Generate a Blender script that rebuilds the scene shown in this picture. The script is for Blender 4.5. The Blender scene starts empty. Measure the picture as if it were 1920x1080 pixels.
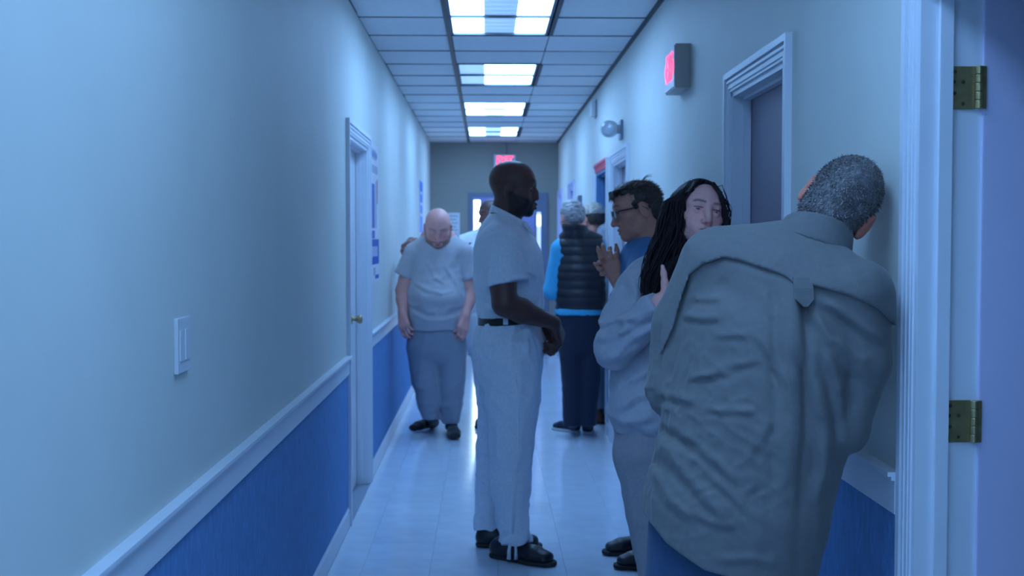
import bpy, bmesh, math, random
import numpy as np
from mathutils import Vector, Matrix

# ------------------------------------------------------------------ camera, world, exposure
scene = bpy.context.scene
COL = scene.collection
CAM_Z = 1.48
FPX = 2290.0
cam_d = bpy.data.cameras.new('camera')
cam = bpy.data.objects.new('camera', cam_d)
COL.objects.link(cam)
cam.location = (0, 0, CAM_Z)
PITCH, YAW = math.radians(2.25), math.radians(1.2)
cam.rotation_euler = (math.pi / 2 - PITCH, 0, -YAW)
cam_d.sensor_width = 36.0
cam_d.lens = FPX / 1920 * 36.0
cam_d.clip_start = 0.05
cam_d.dof.use_dof = True
cam_d.dof.focus_distance = 3.1
cam_d.dof.aperture_fstop = 5.6
scene.camera = cam

world = bpy.data.worlds.new('world')
scene.world = world
world.use_nodes = True
world.node_tree.nodes['Background'].inputs[0].default_value = (0.25, 0.45, 1.0, 1)
world.node_tree.nodes['Background'].inputs[1].default_value = 0.05

vs = scene.view_settings
vs.view_transform = 'Standard'
vs.look = 'None'
vs.gamma = 1.0
vs.use_curve_mapping = False
vs.exposure = 0.84

LIGHT_RGB = (0.255, 0.53, 1.0)      # cold tubes
# near-left and near-right lamp strengths per fixture: (y0, y1, three panel strengths)
LAMPS = [(-1.01, 0.21, (10.0, 10.0, 10.0)),  # unseen panel, added so the open door face gets more light
         (1.43, 2.65, (6.5, 6.5, 6.5)),
         (3.86, 5.06, (0.0, 0.0, 0.0)),
         (6.31, 7.51, (10.5, 0.35, 10.5)),
         (8.75, 9.95, (0.4, 10.0, 10.0)),
         (11.19, 12.39, (9.0, 4.5, 9.0)),
         (13.63, 14.83, (9.0, 1.0, 9.0))]

_ev = Matrix.Rotation(-YAW, 3, 'Z') @ Matrix.Rotation(math.pi / 2 - PITCH, 3, 'X')
def W(px, py, d):
    """world point seen at photo pixel (px, py) at distance Y = d along the corridor"""
    r = _ev @ Vector(((px - 960) / FPX, (540 - py) / FPX, -1.0))
    s = d / r.y
    return np.array((r.x * s, d, CAM_Z + r.z * s))

# ------------------------------------------------------------------ materials
MATS = {}
def srgb(r, g, b):
    f = lambda c: (c / 12.92 if c <= 0.04045 else ((c + 0.055) / 1.055) ** 2.4)
    return tuple(f(c / 255.0) for c in (r, g, b)) + (1.0,)

def mat(name, col, rough=0.6, metal=0.0, var=0.0, scale=8.0, bump=0.0, bscale=60.0, spec=0.5,
        stretch=(1, 1, 1), attr=None, coat=0.0, sheen=0.0, objvar=0.0, sss=0.0):
    if name in MATS: return MATS[name]
    m = bpy.data.materials.new(name); m.use_nodes = True
    nt = m.node_tree; N = nt.nodes; L = nt.links
    b = N['Principled BSDF']
    b.inputs['Roughness'].default_value = rough
    b.inputs['Metallic'].default_value = metal
    b.inputs['Specular IOR Level'].default_value = spec
    b.inputs['Coat Weight'].default_value = coat
    b.inputs['Sheen Weight'].default_value = sheen
    if sss:
        b.inputs['Subsurface Weight'].default_value = sss
        b.inputs['Subsurface Radius'].default_value = (0.008, 0.004, 0.002)
        b.inputs['Subsurface Scale'].default_value = 1.0
    tc = N.new('ShaderNodeTexCoord'); mp = N.new('ShaderNodeMapping')
    mp.inputs['Scale'].default_value = stretch
    L.new(tc.outputs['Object'], mp.inputs['Vector'])
    src = None
    if attr:
        a = N.new('ShaderNodeAttribute'); a.attribute_name = attr; src = a.outputs['Color']
    if var:
        n = N.new('ShaderNodeTexNoise'); n.inputs['Scale'].default_value = scale
        n.inputs['Detail'].default_value = 4
        L.new(mp.outputs[0], n.inputs['Vector'])
        r = N.new('ShaderNodeMapRange')
        r.inputs['From Min'].default_value = 0.25; r.inputs['From Max'].default_value = 0.75
        r.inputs['To Min'].default_value = 1 - var; r.inputs['To Max'].default_value = 1 + var
        L.new(n.outputs['Fac'], r.inputs['Value'])
        mx = N.new('ShaderNodeVectorMath'); mx.operation = 'SCALE'
        if src is not None: L.new(src, mx.inputs[0])
        else: mx.inputs[0].default_value = col[:3]
        L.new(r.outputs[0], mx.inputs['Scale'])
        src = mx.outputs[0]
    if objvar:
        oi = N.new('ShaderNodeObjectInfo')
        r2 = N.new('ShaderNodeMapRange')
        r2.inputs['To Min'].default_value = 1 - objvar; r2.inputs['To Max'].default_value = 1 + objvar
        L.new(oi.outputs['Random'], r2.inputs['Value'])
        mx2 = N.new('ShaderNodeVectorMath'); mx2.operation = 'SCALE'
        if src is not None: L.new(src, mx2.inputs[0])
        else: mx2.inputs[0].default_value = col[:3]
        L.new(r2.outputs[0], mx2.inputs['Scale'])
        src = mx2.outputs[0]
    if src is not None: L.new(src, b.inputs['Base Color'])
    else: b.inputs['Base Color'].default_value = col
    if bump:
        n2 = N.new('ShaderNodeTexNoise'); n2.inputs['Scale'].default_value = bscale
        n2.inputs['Detail'].default_value = 3
        L.new(mp.outputs[0], n2.inputs['Vector'])
        bp = N.new('ShaderNodeBump'); bp.inputs['Strength'].default_value = bump
        bp.inputs['Distance'].default_value = 0.01
        L.new(n2.outputs['Fac'], bp.inputs['Height']); L.new(bp.outputs[0], b.inputs['Normal'])
    MATS[name] = m
    return m

def emit(name, col, strength, base=(0.8, 0.8, 0.8, 1), lines=0.0):
    if name in MATS: return MATS[name]
    m = bpy.data.materials.new(name); m.use_nodes = True
    nt = m.node_tree; N = nt.nodes; L = nt.links
    b = N['Principled BSDF']
    b.inputs['Base Color'].default_value = base
    b.inputs['Roughness'].default_value = 0.4
    b.inputs['Emission Color'].default_value = (*col[:3], 1)
    b.inputs['Emission Strength'].default_value = strength
    if lines:
        tc = N.new('ShaderNodeTexCoord'); wv = N.new('ShaderNodeTexWave')
        wv.bands_direction = 'Y'; wv.inputs['Scale'].default_value = 2.6
        wv.inputs['Distortion'].default_value = 1.0
        L.new(tc.outputs['Object'], wv.inputs['Vector'])
        r = N.new('ShaderNodeMapRange')
        r.inputs['To Min'].default_value = strength * (1 - lines); r.inputs['To Max'].default_value = strength * (1 + lines)
        L.new(wv.outputs['Fac'], r.inputs['Value']); L.new(r.outputs[0], b.inputs['Emission Strength'])
    MATS[name] = m
    return m

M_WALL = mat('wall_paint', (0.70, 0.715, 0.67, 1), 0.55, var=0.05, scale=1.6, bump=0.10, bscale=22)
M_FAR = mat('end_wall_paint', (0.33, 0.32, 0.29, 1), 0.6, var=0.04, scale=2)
M_WAIN = mat('blue_wainscot', (0.115, 0.275, 0.56, 1), 0.75, var=0.16, scale=55, bump=0.35, bscale=130, stretch=(1, 1, 0.35))
M_TRIM = mat('white_trim', (0.74, 0.77, 0.84, 1), 0.35, var=0.03, scale=5)
M_DOORP = mat('door_paint', (0.66, 0.64, 0.86, 1), 0.42, var=0.03, scale=3)
M_DOORG = mat('grey_door', (0.33, 0.28, 0.36, 1), 0.5, var=0.05, scale=3)
M_DOORB = mat('blue_door', (0.10, 0.22, 0.42, 1), 0.45, var=0.05, scale=3)
M_STEEL = mat('steel_frame', (0.16, 0.20, 0.30, 1), 0.4, var=0.04)
M_RED = mat('red_paint', (0.75, 0.05, 0.12, 1), 0.4)
M_TILE = mat('ceiling_tile', (0.80, 0.81, 0.83, 1), 0.85, var=0.05, scale=30, bump=0.2, bscale=160, objvar=0.04)
M_DARK = mat('dark_grid', (0.035, 0.04, 0.055, 1), 0.5)
M_JOINT = mat('dark_joint', (0.07, 0.08, 0.10, 1), 0.6)
M_GRID = mat('tile_joint', (0.14, 0.16, 0.20, 1), 0.6)
M_FLOOR = mat('vinyl_tile', (0.74, 0.81, 0.90, 1), 0.15, var=0.07, scale=9, objvar=0.035, bump=0.02, bscale=14)
M_GROUT = mat('tile_seam', (0.30, 0.36, 0.44, 1), 0.5)
M_BRASS = mat('worn_brass', (0.42, 0.34, 0.17, 1), 0.38, metal=0.75, var=0.2, scale=40)
M_BRASSD = mat('dark_brass', (0.10, 0.08, 0.05, 1), 0.5, metal=0.6)  # darker brass for the hinge screws
M_PLAST = mat('white_plastic', (0.68, 0.69, 0.72, 1), 0.35)
M_GREYP = mat('grey_plastic', (0.52, 0.47, 0.45, 1), 0.45)

# ------------------------------------------------------------------ mesh helpers
def link(o, parent=None):
    COL.objects.link(o)
    if parent is not None: o.parent = parent
    return o

def mesh_obj(name, verts, faces, m, parent=None, smooth=False):
    me = bpy.data.meshes.new(name)
    me.from_pydata([tuple(v) for v in verts], [], [tuple(f) for f in faces])
    me.update()
    if m is not None:
        for mm in (m if isinstance(m, (list, tuple)) else [m]): me.materials.append(mm)
    if smooth:
        me.polygons.foreach_set('use_smooth', [True] * len(me.polygons))
    o = bpy.data.objects.new(name, me)
    return link(o, parent)

class MB:
    """collects boxes, tubes and sweeps into one mesh"""
    def __init__(self): self.v = []; self.f = []
    def box(self, lo, hi, rot=None, c=None):
        x0, y0, z0 = lo; x1, y1, z1 = hi
        p = [Vector(q) for q in ((x0, y0, z0), (x1, y0, z0), (x1, y1, z0), (x0, y1, z0), (x0, y0, z1), (x1, y0, z1), (x1, y1, z1), (x0, y1, z1))]
        if rot is not None:
            c = Vector(c if c is not None else ((x0 + x1) / 2, (y0 + y1) / 2, (z0 + z1) / 2))
            p = [c + rot @ (q - c) for q in p]
        n = len(self.v); self.v += [tuple(q) for q in p]
        self.f += [tuple(n + i for i in q) for q in ((0, 3, 2, 1), (4, 5, 6, 7), (0, 1, 5, 4), (1, 2, 6, 5), (2, 3, 7, 6), (3, 0, 4, 7))]
        return self
    def sweep(self, pts, radii, seg=8, cap=True, squash=None):
        pts = [Vector(p) for p in pts]
        if not hasattr(radii, '__len__'): radii = [radii] * len(pts)
        n0 = len(self.v); up = Vector((0.13, 0.07, 1)).normalized()
        prev = None
        for i, p in enumerate(pts):
            t = (pts[min(i + 1, len(pts) - 1)] - pts[max(i - 1, 0)]).normalized()
            if prev is None:
                a = t.cross(up)
                if a.length < 1e-3: a = t.cross(Vector((1, 0, 0)))
                a.normalize()
            else:
                a = (prev - t * prev.dot(t)).normalized()
            prev = a; b = t.cross(a)
            for k in range(seg):
                an = 2 * math.pi * k / seg
                self.v.append(tuple(p + (a * math.cos(an) + b * math.sin(an) * (squash or 1)) * radii[i]))
        for i in range(len(pts) - 1):
            for k in range(seg):
                k2 = (k + 1) % seg
                self.f.append((n0 + i * seg + k, n0 + i * seg + k2, n0 + (i + 1) * seg + k2, n0 + (i + 1) * seg + k))
        if cap:
            self.f.append(tuple(n0 + k for k in reversed(range(seg))))
            self.f.append(tuple(n0 + (len(pts) - 1) * seg + k for k in range(seg)))
        return self
    def lathe(self, prof, c, axis='x', seg=20, sgn=1):
        """prof: (radius, along) pairs round an axis through c"""
        n0 = len(self.v)
        for r, h in prof:
            for k in range(seg):
                an = 2 * math.pi * k / seg
                q = (h * sgn, r * math.cos(an), r * math.sin(an))
                if axis == 'y': q = (q[1], q[0], q[2])
                if axis == 'z': q = (q[1], q[2], q[0])
                self.v.append((c[0] + q[0], c[1] + q[1], c[2] + q[2]))
        for i in range(len(prof) - 1):
            for k in range(seg):
                k2 = (k + 1) % seg
                self.f.append((n0 + i * seg + k, n0 + i * seg + k2, n0 + (i + 1) * seg + k2, n0 + (i + 1) * seg + k))
        self.f.append(tuple(n0 + k for k in range(seg)))
        self.f.append(tuple(n0 + (len(prof) - 1) * seg + k for k in reversed(range(seg))))
        return self
    def build(self, name, m, parent=None, smooth=False, bevel=0.0):
        o = mesh_obj(name, self.v, self.f, m, parent, smooth)
        bm = bmesh.new(); bm.from_mesh(o.data)
        bmesh.ops.recalc_face_normals(bm, faces=bm.faces)
        if bevel:
            bmesh.ops.bevel(bm, geom=list(bm.edges), offset=bevel, segments=2, affect='EDGES', profile=0.7)
        bm.to_mesh(o.data); bm.free()
        return o

def tag(o, label=None, cat=None, group=None, kind=None):
    if label: o['label'] = label
    if cat: o['category'] = cat
    if group: o['group'] = group
    if kind: o['kind'] = kind
    return o

def empty(name, loc, parent=None):
    o = bpy.data.objects.new(name, None); o.location = loc
    o.empty_display_size = 0.1
    return link(o, parent)

def struct(o, label=None):
    o['kind'] = 'structure'
    if label: o['label'] = label; 
    return o

# ------------------------------------------------------------------ the corridor shell
XL, XR, H = -0.718, 0.92, 2.73
YB, YF = -2.0, 15.7
TH = 0.13          # wall thickness
DH = 2.03          # door opening height

def wall_run(name, x0, x1, y0, y1, openings, m):
    mb = MB(); y = y0
    for (a, b) in openings:
        mb.box((x0, y, 0), (x1, a, H)); mb.box((x0, a, DH), (x1, b, H)); y = b
    mb.box((x0, y, 0), (x1, y1, H))
    return struct(mb.build(name, m))

L_OPEN = [(6.355, 7.395)]
R_OPEN = [(1.70, 2.60), (3.755, 4.575), (7.94, 8.88), (9.28, 10.22), (12.75, 13.45), (14.75, 15.45)]
wall_l = wall_run('wall_left', XL - TH, XL, YB, YF, L_OPEN, M_WALL); tag(wall_l, 'pale left corridor wall above blue wainscot', 'wall')
wall_r = wall_run('wall_right', XR, XR + TH, YB, YF, R_OPEN, M_WALL); tag(wall_r, 'pale right corridor wall with a row of doors', 'wall')
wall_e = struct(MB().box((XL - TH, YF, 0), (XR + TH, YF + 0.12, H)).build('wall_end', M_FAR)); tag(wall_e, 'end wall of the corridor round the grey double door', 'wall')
wall_b = struct(MB().box((XL - TH, YB - 0.12, 0), (XR + TH, YB, H)).build('wall_back', M_WALL)); tag(wall_b, 'plain corridor wall behind the viewer', 'wall')

def runs(y0, y1, openings, gap=0.075):
    out = []; y = y0
    for a, b in openings:
        if a - gap > y: out.append((y, a - gap))
        y = b + gap
    if y1 > y: out.append((y, y1))
    return out

# wainscot, chair rail, baseboard; each straight run its own piece
for side, xw, sgn, ops, wl in (('left', XL, 1, L_OPEN, wall_l), ('right', XR, -1, R_OPEN, wall_r)):
    base = None
    for i, (a, b) in enumerate(runs(YB, YF, ops)):
        z0, z1 = (0.79, 0.885) if side == 'left' else (0.87, 0.965)
        if side == 'left' and a > 7: z0, z1 = 0.815, 0.91
        X = lambda t: xw + sgn * t
        def bx(mb, t0, t1, zz0, zz1): mb.box((min(X(t0), X(t1)), a, zz0), (max(X(t0), X(t1)), b, zz1))
        mb = MB(); bx(mb, -0.01, 0.004, 0.05, z0 + 0.02); mb.build('wainscot_panel', M_WAIN, wl)
        mb = MB(); bx(mb, -0.01, 0.014, z0, z1 - 0.012); bx(mb, -0.01, 0.022, z1 - 0.02, z1 - 0.008); bx(mb, -0.01, 0.030, z1 - 0.011, z1)
        mb.build('chair_rail', M_TRIM, wl, bevel=0.002)
        mb = MB(); bx(mb, -0.01, 0.012, 0.0, 0.09); bx(mb, -0.01, 0.008, 0.085, 0.10)
        o = mb.build('baseboard_' + side, M_TRIM, base, bevel=0.002)
        if base is None:
            base = struct(o); tag(o, 'white baseboard along the foot of the %s wall' % side, 'baseboard')
        else:
            o.name = 'baseboard_run'
mb = MB(); mb.box((XL, YF - 0.012, 0), (-0.24, YF + 0.01, 0.1)); mb.box((0.80, YF - 0.012, 0), (XR, YF + 0.01, 0.1))
tag(struct(mb.build('baseboard_end', M_TRIM)), 'white baseboard at the foot of the end wall', 'baseboard')

# ---- floor: sub-floor plus separate square vinyl tiles
floor = struct(MB().box((XL - 0.3, YB, -0.08), (XR + TH, YF + 0.05, -0.0025)).build('floor', M_GROUT)); tag(floor, 'glossy pale vinyl tile floor of the corridor', 'floor')
T = 0.305
def tile_mesh(name, sx, sy, z0, z1, ch, m):
    mb = MB(); n = []
    for z, e in ((z0, 0), (z1 - ch, 0), (z1, ch)):
        n.append(len(mb.v)); mb.v += [(-sx / 2 + e, -sy / 2 + e, z), (sx / 2 - e, -sy / 2 + e, z), (sx / 2 - e, sy / 2 - e, z), (-sx / 2 + e, sy / 2 - e, z)]
    for a, b in ((0, 4), (4, 8)):
        for k in range(4): mb.f.append((a + k, a + (k + 1) % 4, b + (k + 1) % 4, b + k))
    mb.f.append((8, 9, 10, 11))
    me = bpy.data.meshes.new(name); me.from_pydata(mb.v, [], mb.f); me.materials.append(m); me.update()
    return me
xs = [XL + 0.012]
x = -0.56
while x < XR: xs.append(x); x += T
xs.append(XR)
rng = random.Random(4)
me_cache = {}
y = 4.4
while y < YF - 0.02:
    y1 = min(y + T, YF - 0.01)
    for a, b in zip(xs[:-1], xs[1:]):
        if b - a < 0.03: continue
        key = (round(b - a, 3), round(y1 - y, 3))
        if key not in me_cache: me_cache[key] = tile_mesh('floor_tile', b - a - 0.0012, y1 - y - 0.0012, -0.003, 0.0, 0.0006, M_FLOOR)
        o = bpy.data.objects.new('floor_tile', me_cache[key]); o.location = ((a + b) / 2, (y + y1) / 2, rng.uniform(-0.0003, 0)); o.rotation_euler = (rng.uniform(-.0006, .0006), rng.uniform(-.0006, .0006), 0)
        link(o, floor)
    y = y1
MB().box((XL + 0.012, YB, -0.003), (XR, 4.399, 0)).build('floor_sheet', M_FLOOR, floor)

# ---- ceiling: slab, tiles, grid
ceil = struct(MB().box((XL - TH, YB, H + 0.12), (XR + TH, YF + 0.12, H + 0.2)).build('ceiling', M_DARK)); tag(ceil, 'suspended ceiling of pale tiles with a dark grid bar', 'ceiling')
XA, XB = -0.225, 0.385
CT = 0.61
row0 = 6.31
rows = [row0 + CT * k for k in range(-13, 17)]
ctc = {}
rng = random.Random(9)
lamp_rows = [(a, b) for a, b, s in LAMPS]
def ctile(x0, x1, y0, y1, tilt=0.0):
    key = (round(x1 - x0, 3), round(y1 - y0, 3))
    if key not in ctc: ctc[key] = tile_mesh('ceiling_tile', x1 - x0 - 0.007, y1 - y0 - 0.007, 0.03, 0.0, 0.0, M_TILE)
    o = bpy.data.objects.new('ceiling_tile', ctc[key])
    o.location = ((x0 + x1) / 2, (y0 + y1) / 2, H + rng.uniform(0, 0.003))
    o.rotation_euler = (rng.uniform(-.004, .004) + tilt, rng.uniform(-.003, .003), 0)
    link(o, ceil)
for r0 in rows:
    r1 = min(r0 + CT, YF - 0.002)
    if r1 <= YB or r0 >= YF - 0.05: continue
    ctile(XL, XA - 0.012, r0, r1)
    has = any(a - 0.05 < (r0 + r1) / 2 < b + 0.05 for a, b in lamp_rows)
    if has:
        ctile(XB + 0.018, XR - 0.018, r0, r1)
    else:
        ctile(XA + 0.012, XB + 0.003, r0, r1, 0.018 if abs(r0 - (row0 + 3 * CT)) < 0.05 else 0)
        ctile(XB + 0.003, XR - 0.018, r0, r1)
    MB().box((XL, r0 - 0.004, H - 0.003), (XR, r0 + 0.004, H + 0.03)).build('cross_bar', M_JOINT, ceil)
MB().box((XA - 0.014, YB, H - 0.006), (XA + 0.012, YF, H + 0.03)).build('main_bar', M_DARK, ceil)
MB().box((XR - 0.02, YB, H - 0.012), (XR + 0.002, YF, H + 0.03)).build('wall_angle', M_DARK, ceil)
MB().box((XL - 0.002, YB, H + 0.002), (XL + 0.008, YF, H + 0.03)).build('wall_angle', M_GRID, ceil)
for a, b in lamp_rows:
    MB().box((XB - 0.002, a, H - 0.006), (XB + 0.02, b, H + 0.03)).build('main_bar', M_DARK, ceil)
# plenum walls so nothing shines in above the tiles
MB().box((XL - TH, YB, H), (XL - 0.001, YF, H + 0.13)).box((XR + 0.001, YB, H), (XR + TH, YF, H + 0.13)).build('edge_board', M_DARK, ceil)

lamp_labels = ['added unseen ceiling light panel behind the viewer', 'ceiling light panel overhead, nearest to the viewer', 'unlit ceiling light panel just above the frame',
               'largest ceiling light, two bright bands and a dark middle band', 'second ceiling light, dim along its left third',
               'third ceiling light, evenly bright beyond the dim-sided one', 'farthest ceiling light, small, beside the end wall']
for (a, b, st), lab in zip(LAMPS, lamp_labels):
    o = empty('ceiling_light', ((XA + XB) / 2, (a + b) / 2, H))
    tag(o, lab, 'ceiling light', 'ceiling light panels')
    hw = (XB - XA) / 2 - 0.012; hl = (b - a) / 2
    fr = MB()
    fr.box((-hw, -hl, 0.0), (-hw + 0.016, hl, 0.05)).box((hw - 0.016, -hl, 0.0), (hw, hl, 0.05))
    fr.box((-hw, -hl, 0.0), (hw, -hl + 0.012, 0.05)).box((-hw, hl - 0.012, 0.0), (hw, hl, 0.05)).box((-hw, -hl, 0.05), (hw, hl, 0.075))
    fr.build('frame', M_GRID, o)
    w3 = (2 * hw - 0.032) / 3
    for k in range(3):
        x0 = -hw + 0.016 + k * w3
        m = emit('tube_glow_%g' % st[k], LIGHT_RGB, st[k], lines=0.22) if st[k] > 0 else M_PLAST
        p = MB().box((x0, -hl + 0.012, 0.012), (x0 + w3, hl - 0.012, 0.018)).build('diffuser', m, o)

# ------------------------------------------------------------------ doors
def casing(xw, sgn, y0, y1, parent, m=M_TRIM, head=None, tk=1.0):
    """stepped colonial casing round an opening on the corridor face of a wall"""
    parts = {'left': MB(), 'right': MB(), 'head': MB()}
    for t0, t1, th in ((0.001, 0.0735, 0.010), (0.052, 0.075, 0.021), (0.034, 0.044, 0.016), (0.012, 0.022, 0.014)):
        xa, xb = sorted((xw - sgn * 0.004, xw + sgn * th * tk))
        parts['left'].box((xa, y0 - t1, 0), (xb, y0 - t0, DH + t1))
        parts['right'].box((xa, y1 + t0, 0), (xb, y1 + t1, DH + t1))
        parts['head'].box((xa, y0 - t0, DH + t0), (xb, y1 + t0, DH + t1))
    for k, mb in parts.items():
        mb.build('casing', (head if (k == 'head' and head) else m), parent, bevel=0.0015)

def jamb(xw, sgn, y0, y1, parent, m=M_TRIM, stop=0.5):
    """lining boards with a raised door stop"""
    xa, xb = sorted((xw + sgn * 0.002, xw - sgn * (TH + 0.002)))
    xs0, xs1 = sorted((xw - sgn * TH * 0.28, xw - sgn * TH * stop))
    for nm, mbs in (('jamb', (MB().box((xa, y0 - 0.002, 0), (xb, y0 + 0.018, DH)).box((xs0, y0 + 0.018, 0), (xs1, y0 + 0.030, DH)))),
                    ('jamb', (MB().box((xa, y1 - 0.018, 0), (xb, y1 + 0.002, DH)).box((xs0, y1 - 0.030, 0), (xs1, y1 - 0.018, DH)))),
                    ('head_jamb', (MB().box((xa, y0, DH - 0.018), (xb, y1, DH + 0.002)).box((xs0, y0, DH - 0.030), (xs1, y1, DH - 0.018))))):
        mbs.build(nm, m, parent, bevel=0.0012)

def knob(c, sgn, parent):
    MB().lathe([(0.001, 0), (0.03, 0), (0.03, 0.006), (0.011, 0.01), (0.011, 0.03), (0.024, 0.04), (0.027, 0.052), (0.02, 0.063), (0.002, 0.066)], c, 'x', 18, sgn).build('door_knob', M_BRASS, parent, smooth=True)

def closed_door(n, xw, sgn, y0, y1, label, leaf=M_DOORG, head=None, frame=M_TRIM, jm=None, knob_y=None):
    o = struct(empty('door_%d' % n, (0, 0, 0))); tag(o, label, 'door')
    casing(xw, sgn, y0, y1, o, frame, head); jamb(xw, sgn, y0, y1, o, jm or frame)
    xa, xb = sorted((xw - sgn * TH * 0.52, xw - sgn * (TH * 0.52 + 0.042)))
    MB().box((xa, y0 + 0.02, 0.008), (xb, y1 - 0.02, DH - 0.02)).build('door_leaf', leaf, o, bevel=0.002)
    xk = xw - sgn * TH * 0.52
    knob((xk, y1 - 0.09 if knob_y is None else knob_y, 1.02), sgn, o)
    return o

closed_door(2, XR, -1, 3.755, 4.575, 'white-cased doorway with a dull grey-violet door behind the leaning man', M_DOORG, knob_y=3.85)
closed_door(3, XR, -1, 7.94, 8.88, 'white-cased grey door beside the red-headed blue doorway', M_DOORG, knob_y=8.0)
closed_door(4, XR, -1, 9.28, 10.22, 'blue doorway with a bright red head board', M_DOORB, head=M_RED, jm=M_DOORB, knob_y=9.4)
closed_door(5, XR, -1, 12.75, 13.45, 'small distant blue-grey door on the right wall', M_DOORB, frame=M_DOORP, knob_y=12.9)
closed_door(6, XR, -1, 14.75, 15.45, 'violet-grey door next to the end wall', M_DOORP, frame=M_DOORP, knob_y=14.9)
closed_door(7, XL, 1, 6.355, 7.395, 'white-cased door in the left wall beside the tall poster', M_PLAST, knob_y=7.1)

# the near door on the right stands open into its room, hung on two brass hinges
d1 = struct(empty('door_1', (0, 0, 0))); tag(d1, 'near open door at the right edge, hung on two brass hinges', 'door')
casing(XR, -1, 1.70, 2.60, d1, tk=0.6); jamb(XR, -1, 1.70, 2.60, d1, stop=0.50)
hx, hy = XR + TH - 0.012, 2.577
R = Matrix.Rotation(math.radians(4), 3, 'Z')
leaf = MB().box((hx + 0.012, hy - 0.004, 0.01), (hx + 0.86, hy + 0.038, DH - 0.02), R, (hx, hy, 1)).build('door_leaf', M_DOORP, d1, bevel=0.003)
for zc in (1.802, 1.093):
    h = MB().box((hx - 0.058, hy - 0.0005, zc - 0.045), (hx - 0.004, hy + 0.006, zc + 0.045)).build('hinge', M_BRASS, d1, bevel=0.0015)
    h['label'] = 'worn brass hinge leaf with a round knuckle'
    kb = MB()
    for k in range(5):
        z = zc - 0.045 + k * 0.018
        kb.lathe([(0.0075, 0.0006), (0.0082, 0.002), (0.0082, 0.016), (0.0075, 0.0174)], (hx + 0.002, hy - 0.007, z), 'z', 14)
    kb.build('knuckle', M_BRASS, h, smooth=False)
    MB().box((hx + 0.006, hy - 0.007, zc - 0.045), (hx + 0.018, hy - 0.003, zc + 0.045)).build('hinge_leaf', M_BRASS, h, bevel=0.001)
    for sx, sz in ((-0.048, 0.033), (-0.030, 0.012), (-0.048, -0.012), (-0.030, -0.034), (-0.050, 0.012)):
        MB().lathe([(0.001, 0.0016), (0.0038, 0.0012), (0.0042, 0.0)], (hx + sx, hy - 0.0005, zc + sz), 'y', 10, -1).build('screw', M_BRASSD, h)

# the room the near door opens into
RM = struct(MB().box((XR + TH, -0.5, -0.08), (4.2, 4.0, -0.002)).build('floor_side_room', M_FLOOR)); tag(RM, 'vinyl floor of the side room', 'floor')
tag(struct(MB().box((4.2, -0.5, 0), (4.3, 4.0, H)).box((XR + TH, 4.0, 0), (4.3, 4.1, H)).box((XR + TH, -0.6, 0), (4.3, -0.5, H)).build('wall_side_room', M_WALL)), 'walls of the side room behind the open door', 'wall')
tag(struct(MB().box((XR + TH, -0.6, H), (4.3, 4.1, H + 0.1)).build('ceiling_side_room', M_TILE)), 'ceiling of the side room', 'ceiling')

# ---- end wall: steel frame, pair of leaves, narrow bright glass
d8 = struct(empty('door_8', (0, 0, 0))); tag(d8, 'dark steel-framed door in the end wall with narrow bright glass', 'door')
ya = YF - 0.03
x0, x1 = -0.225, 0.785
MB().box((x0, ya, 0), (x0 + 0.05, YF + 0.01, 2.085)).box((x1 - 0.05, ya, 0), (x1, YF + 0.01, 2.085)).box((x0 + 0.0505, ya, 2.03), (x1 - 0.0505, YF + 0.01, 2.085)).build('door_frame', M_STEEL, d8, bevel=0.003)
M_LEAFV = mat('violet_leaf', (0.30, 0.30, 0.62, 1), 0.45, var=0.05)
MB().box((x0 + 0.05, YF - 0.02, 0.01), (x0 + 0.065, YF, 2.03)).box((x0 + 0.145, YF - 0.02, 0.01), (0.62, YF, 2.03)).box((x0 + 0.0652, YF - 0.0195, 0.01), (x0 + 0.1448, YF, 0.25)).box((x0 + 0.0652, YF - 0.0195, 1.99), (x0 + 0.1448, YF, 2.03)).build('door_leaf', M_LEAFV, d8)
MB().box((0.62, YF - 0.02, 0.01), (0.645, YF, 2.03)).box((0.70, YF - 0.02, 0.01), (0.735, YF, 2.03)).box((0.6452, YF - 0.0195, 0.01), (0.6998, YF, 0.9)).box((0.6452, YF - 0.0195, 1.84), (0.6998, YF, 2.03)).build('door_leaf', M_STEEL, d8)
M_DAY = emit('daylight_glass', (0.62, 0.86, 1.0), 6.0)
M_DAY2 = emit('dim_glass', (0.35, 0.5, 1.0), 0.6)
MB().box((x0 + 0.06, YF - 0.012, 0.24), (x0 + 0.15, YF - 0.008, 2.0)).build('glass_pane', M_DAY, d8)
MB().box((0.64, YF - 0.012, 0.89), (0.705, YF - 0.008, 1.85)).build('glass_pane', M_DAY2, d8)
MB().box((0.645, YF - 0.016, 1.66), (0.70, YF - 0.0125, 1.80)).build('bright_glass_patch', emit('daylight_small', (0.6, 0.8, 1.0), 1.6), d8)  # glowing plate standing in for the bright daylight patch in this glass
MB().box((x0 + 0.05, YF - 0.024, 1.90), (x0 + 0.155, YF - 0.004, 1.915)).build('glazing_bar', M_PLAST, d8)
MB().box((0.15, YF - 0.06, 1.0), (0.60, YF - 0.035, 1.03)).box((0.16, YF - 0.04, 1.0), (0.19, YF - 0.01, 1.03)).box((0.56, YF - 0.04, 1.0), (0.59, YF - 0.01, 1.03)).build('push_bar', M_STEEL, d8, bevel=0.004)

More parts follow.
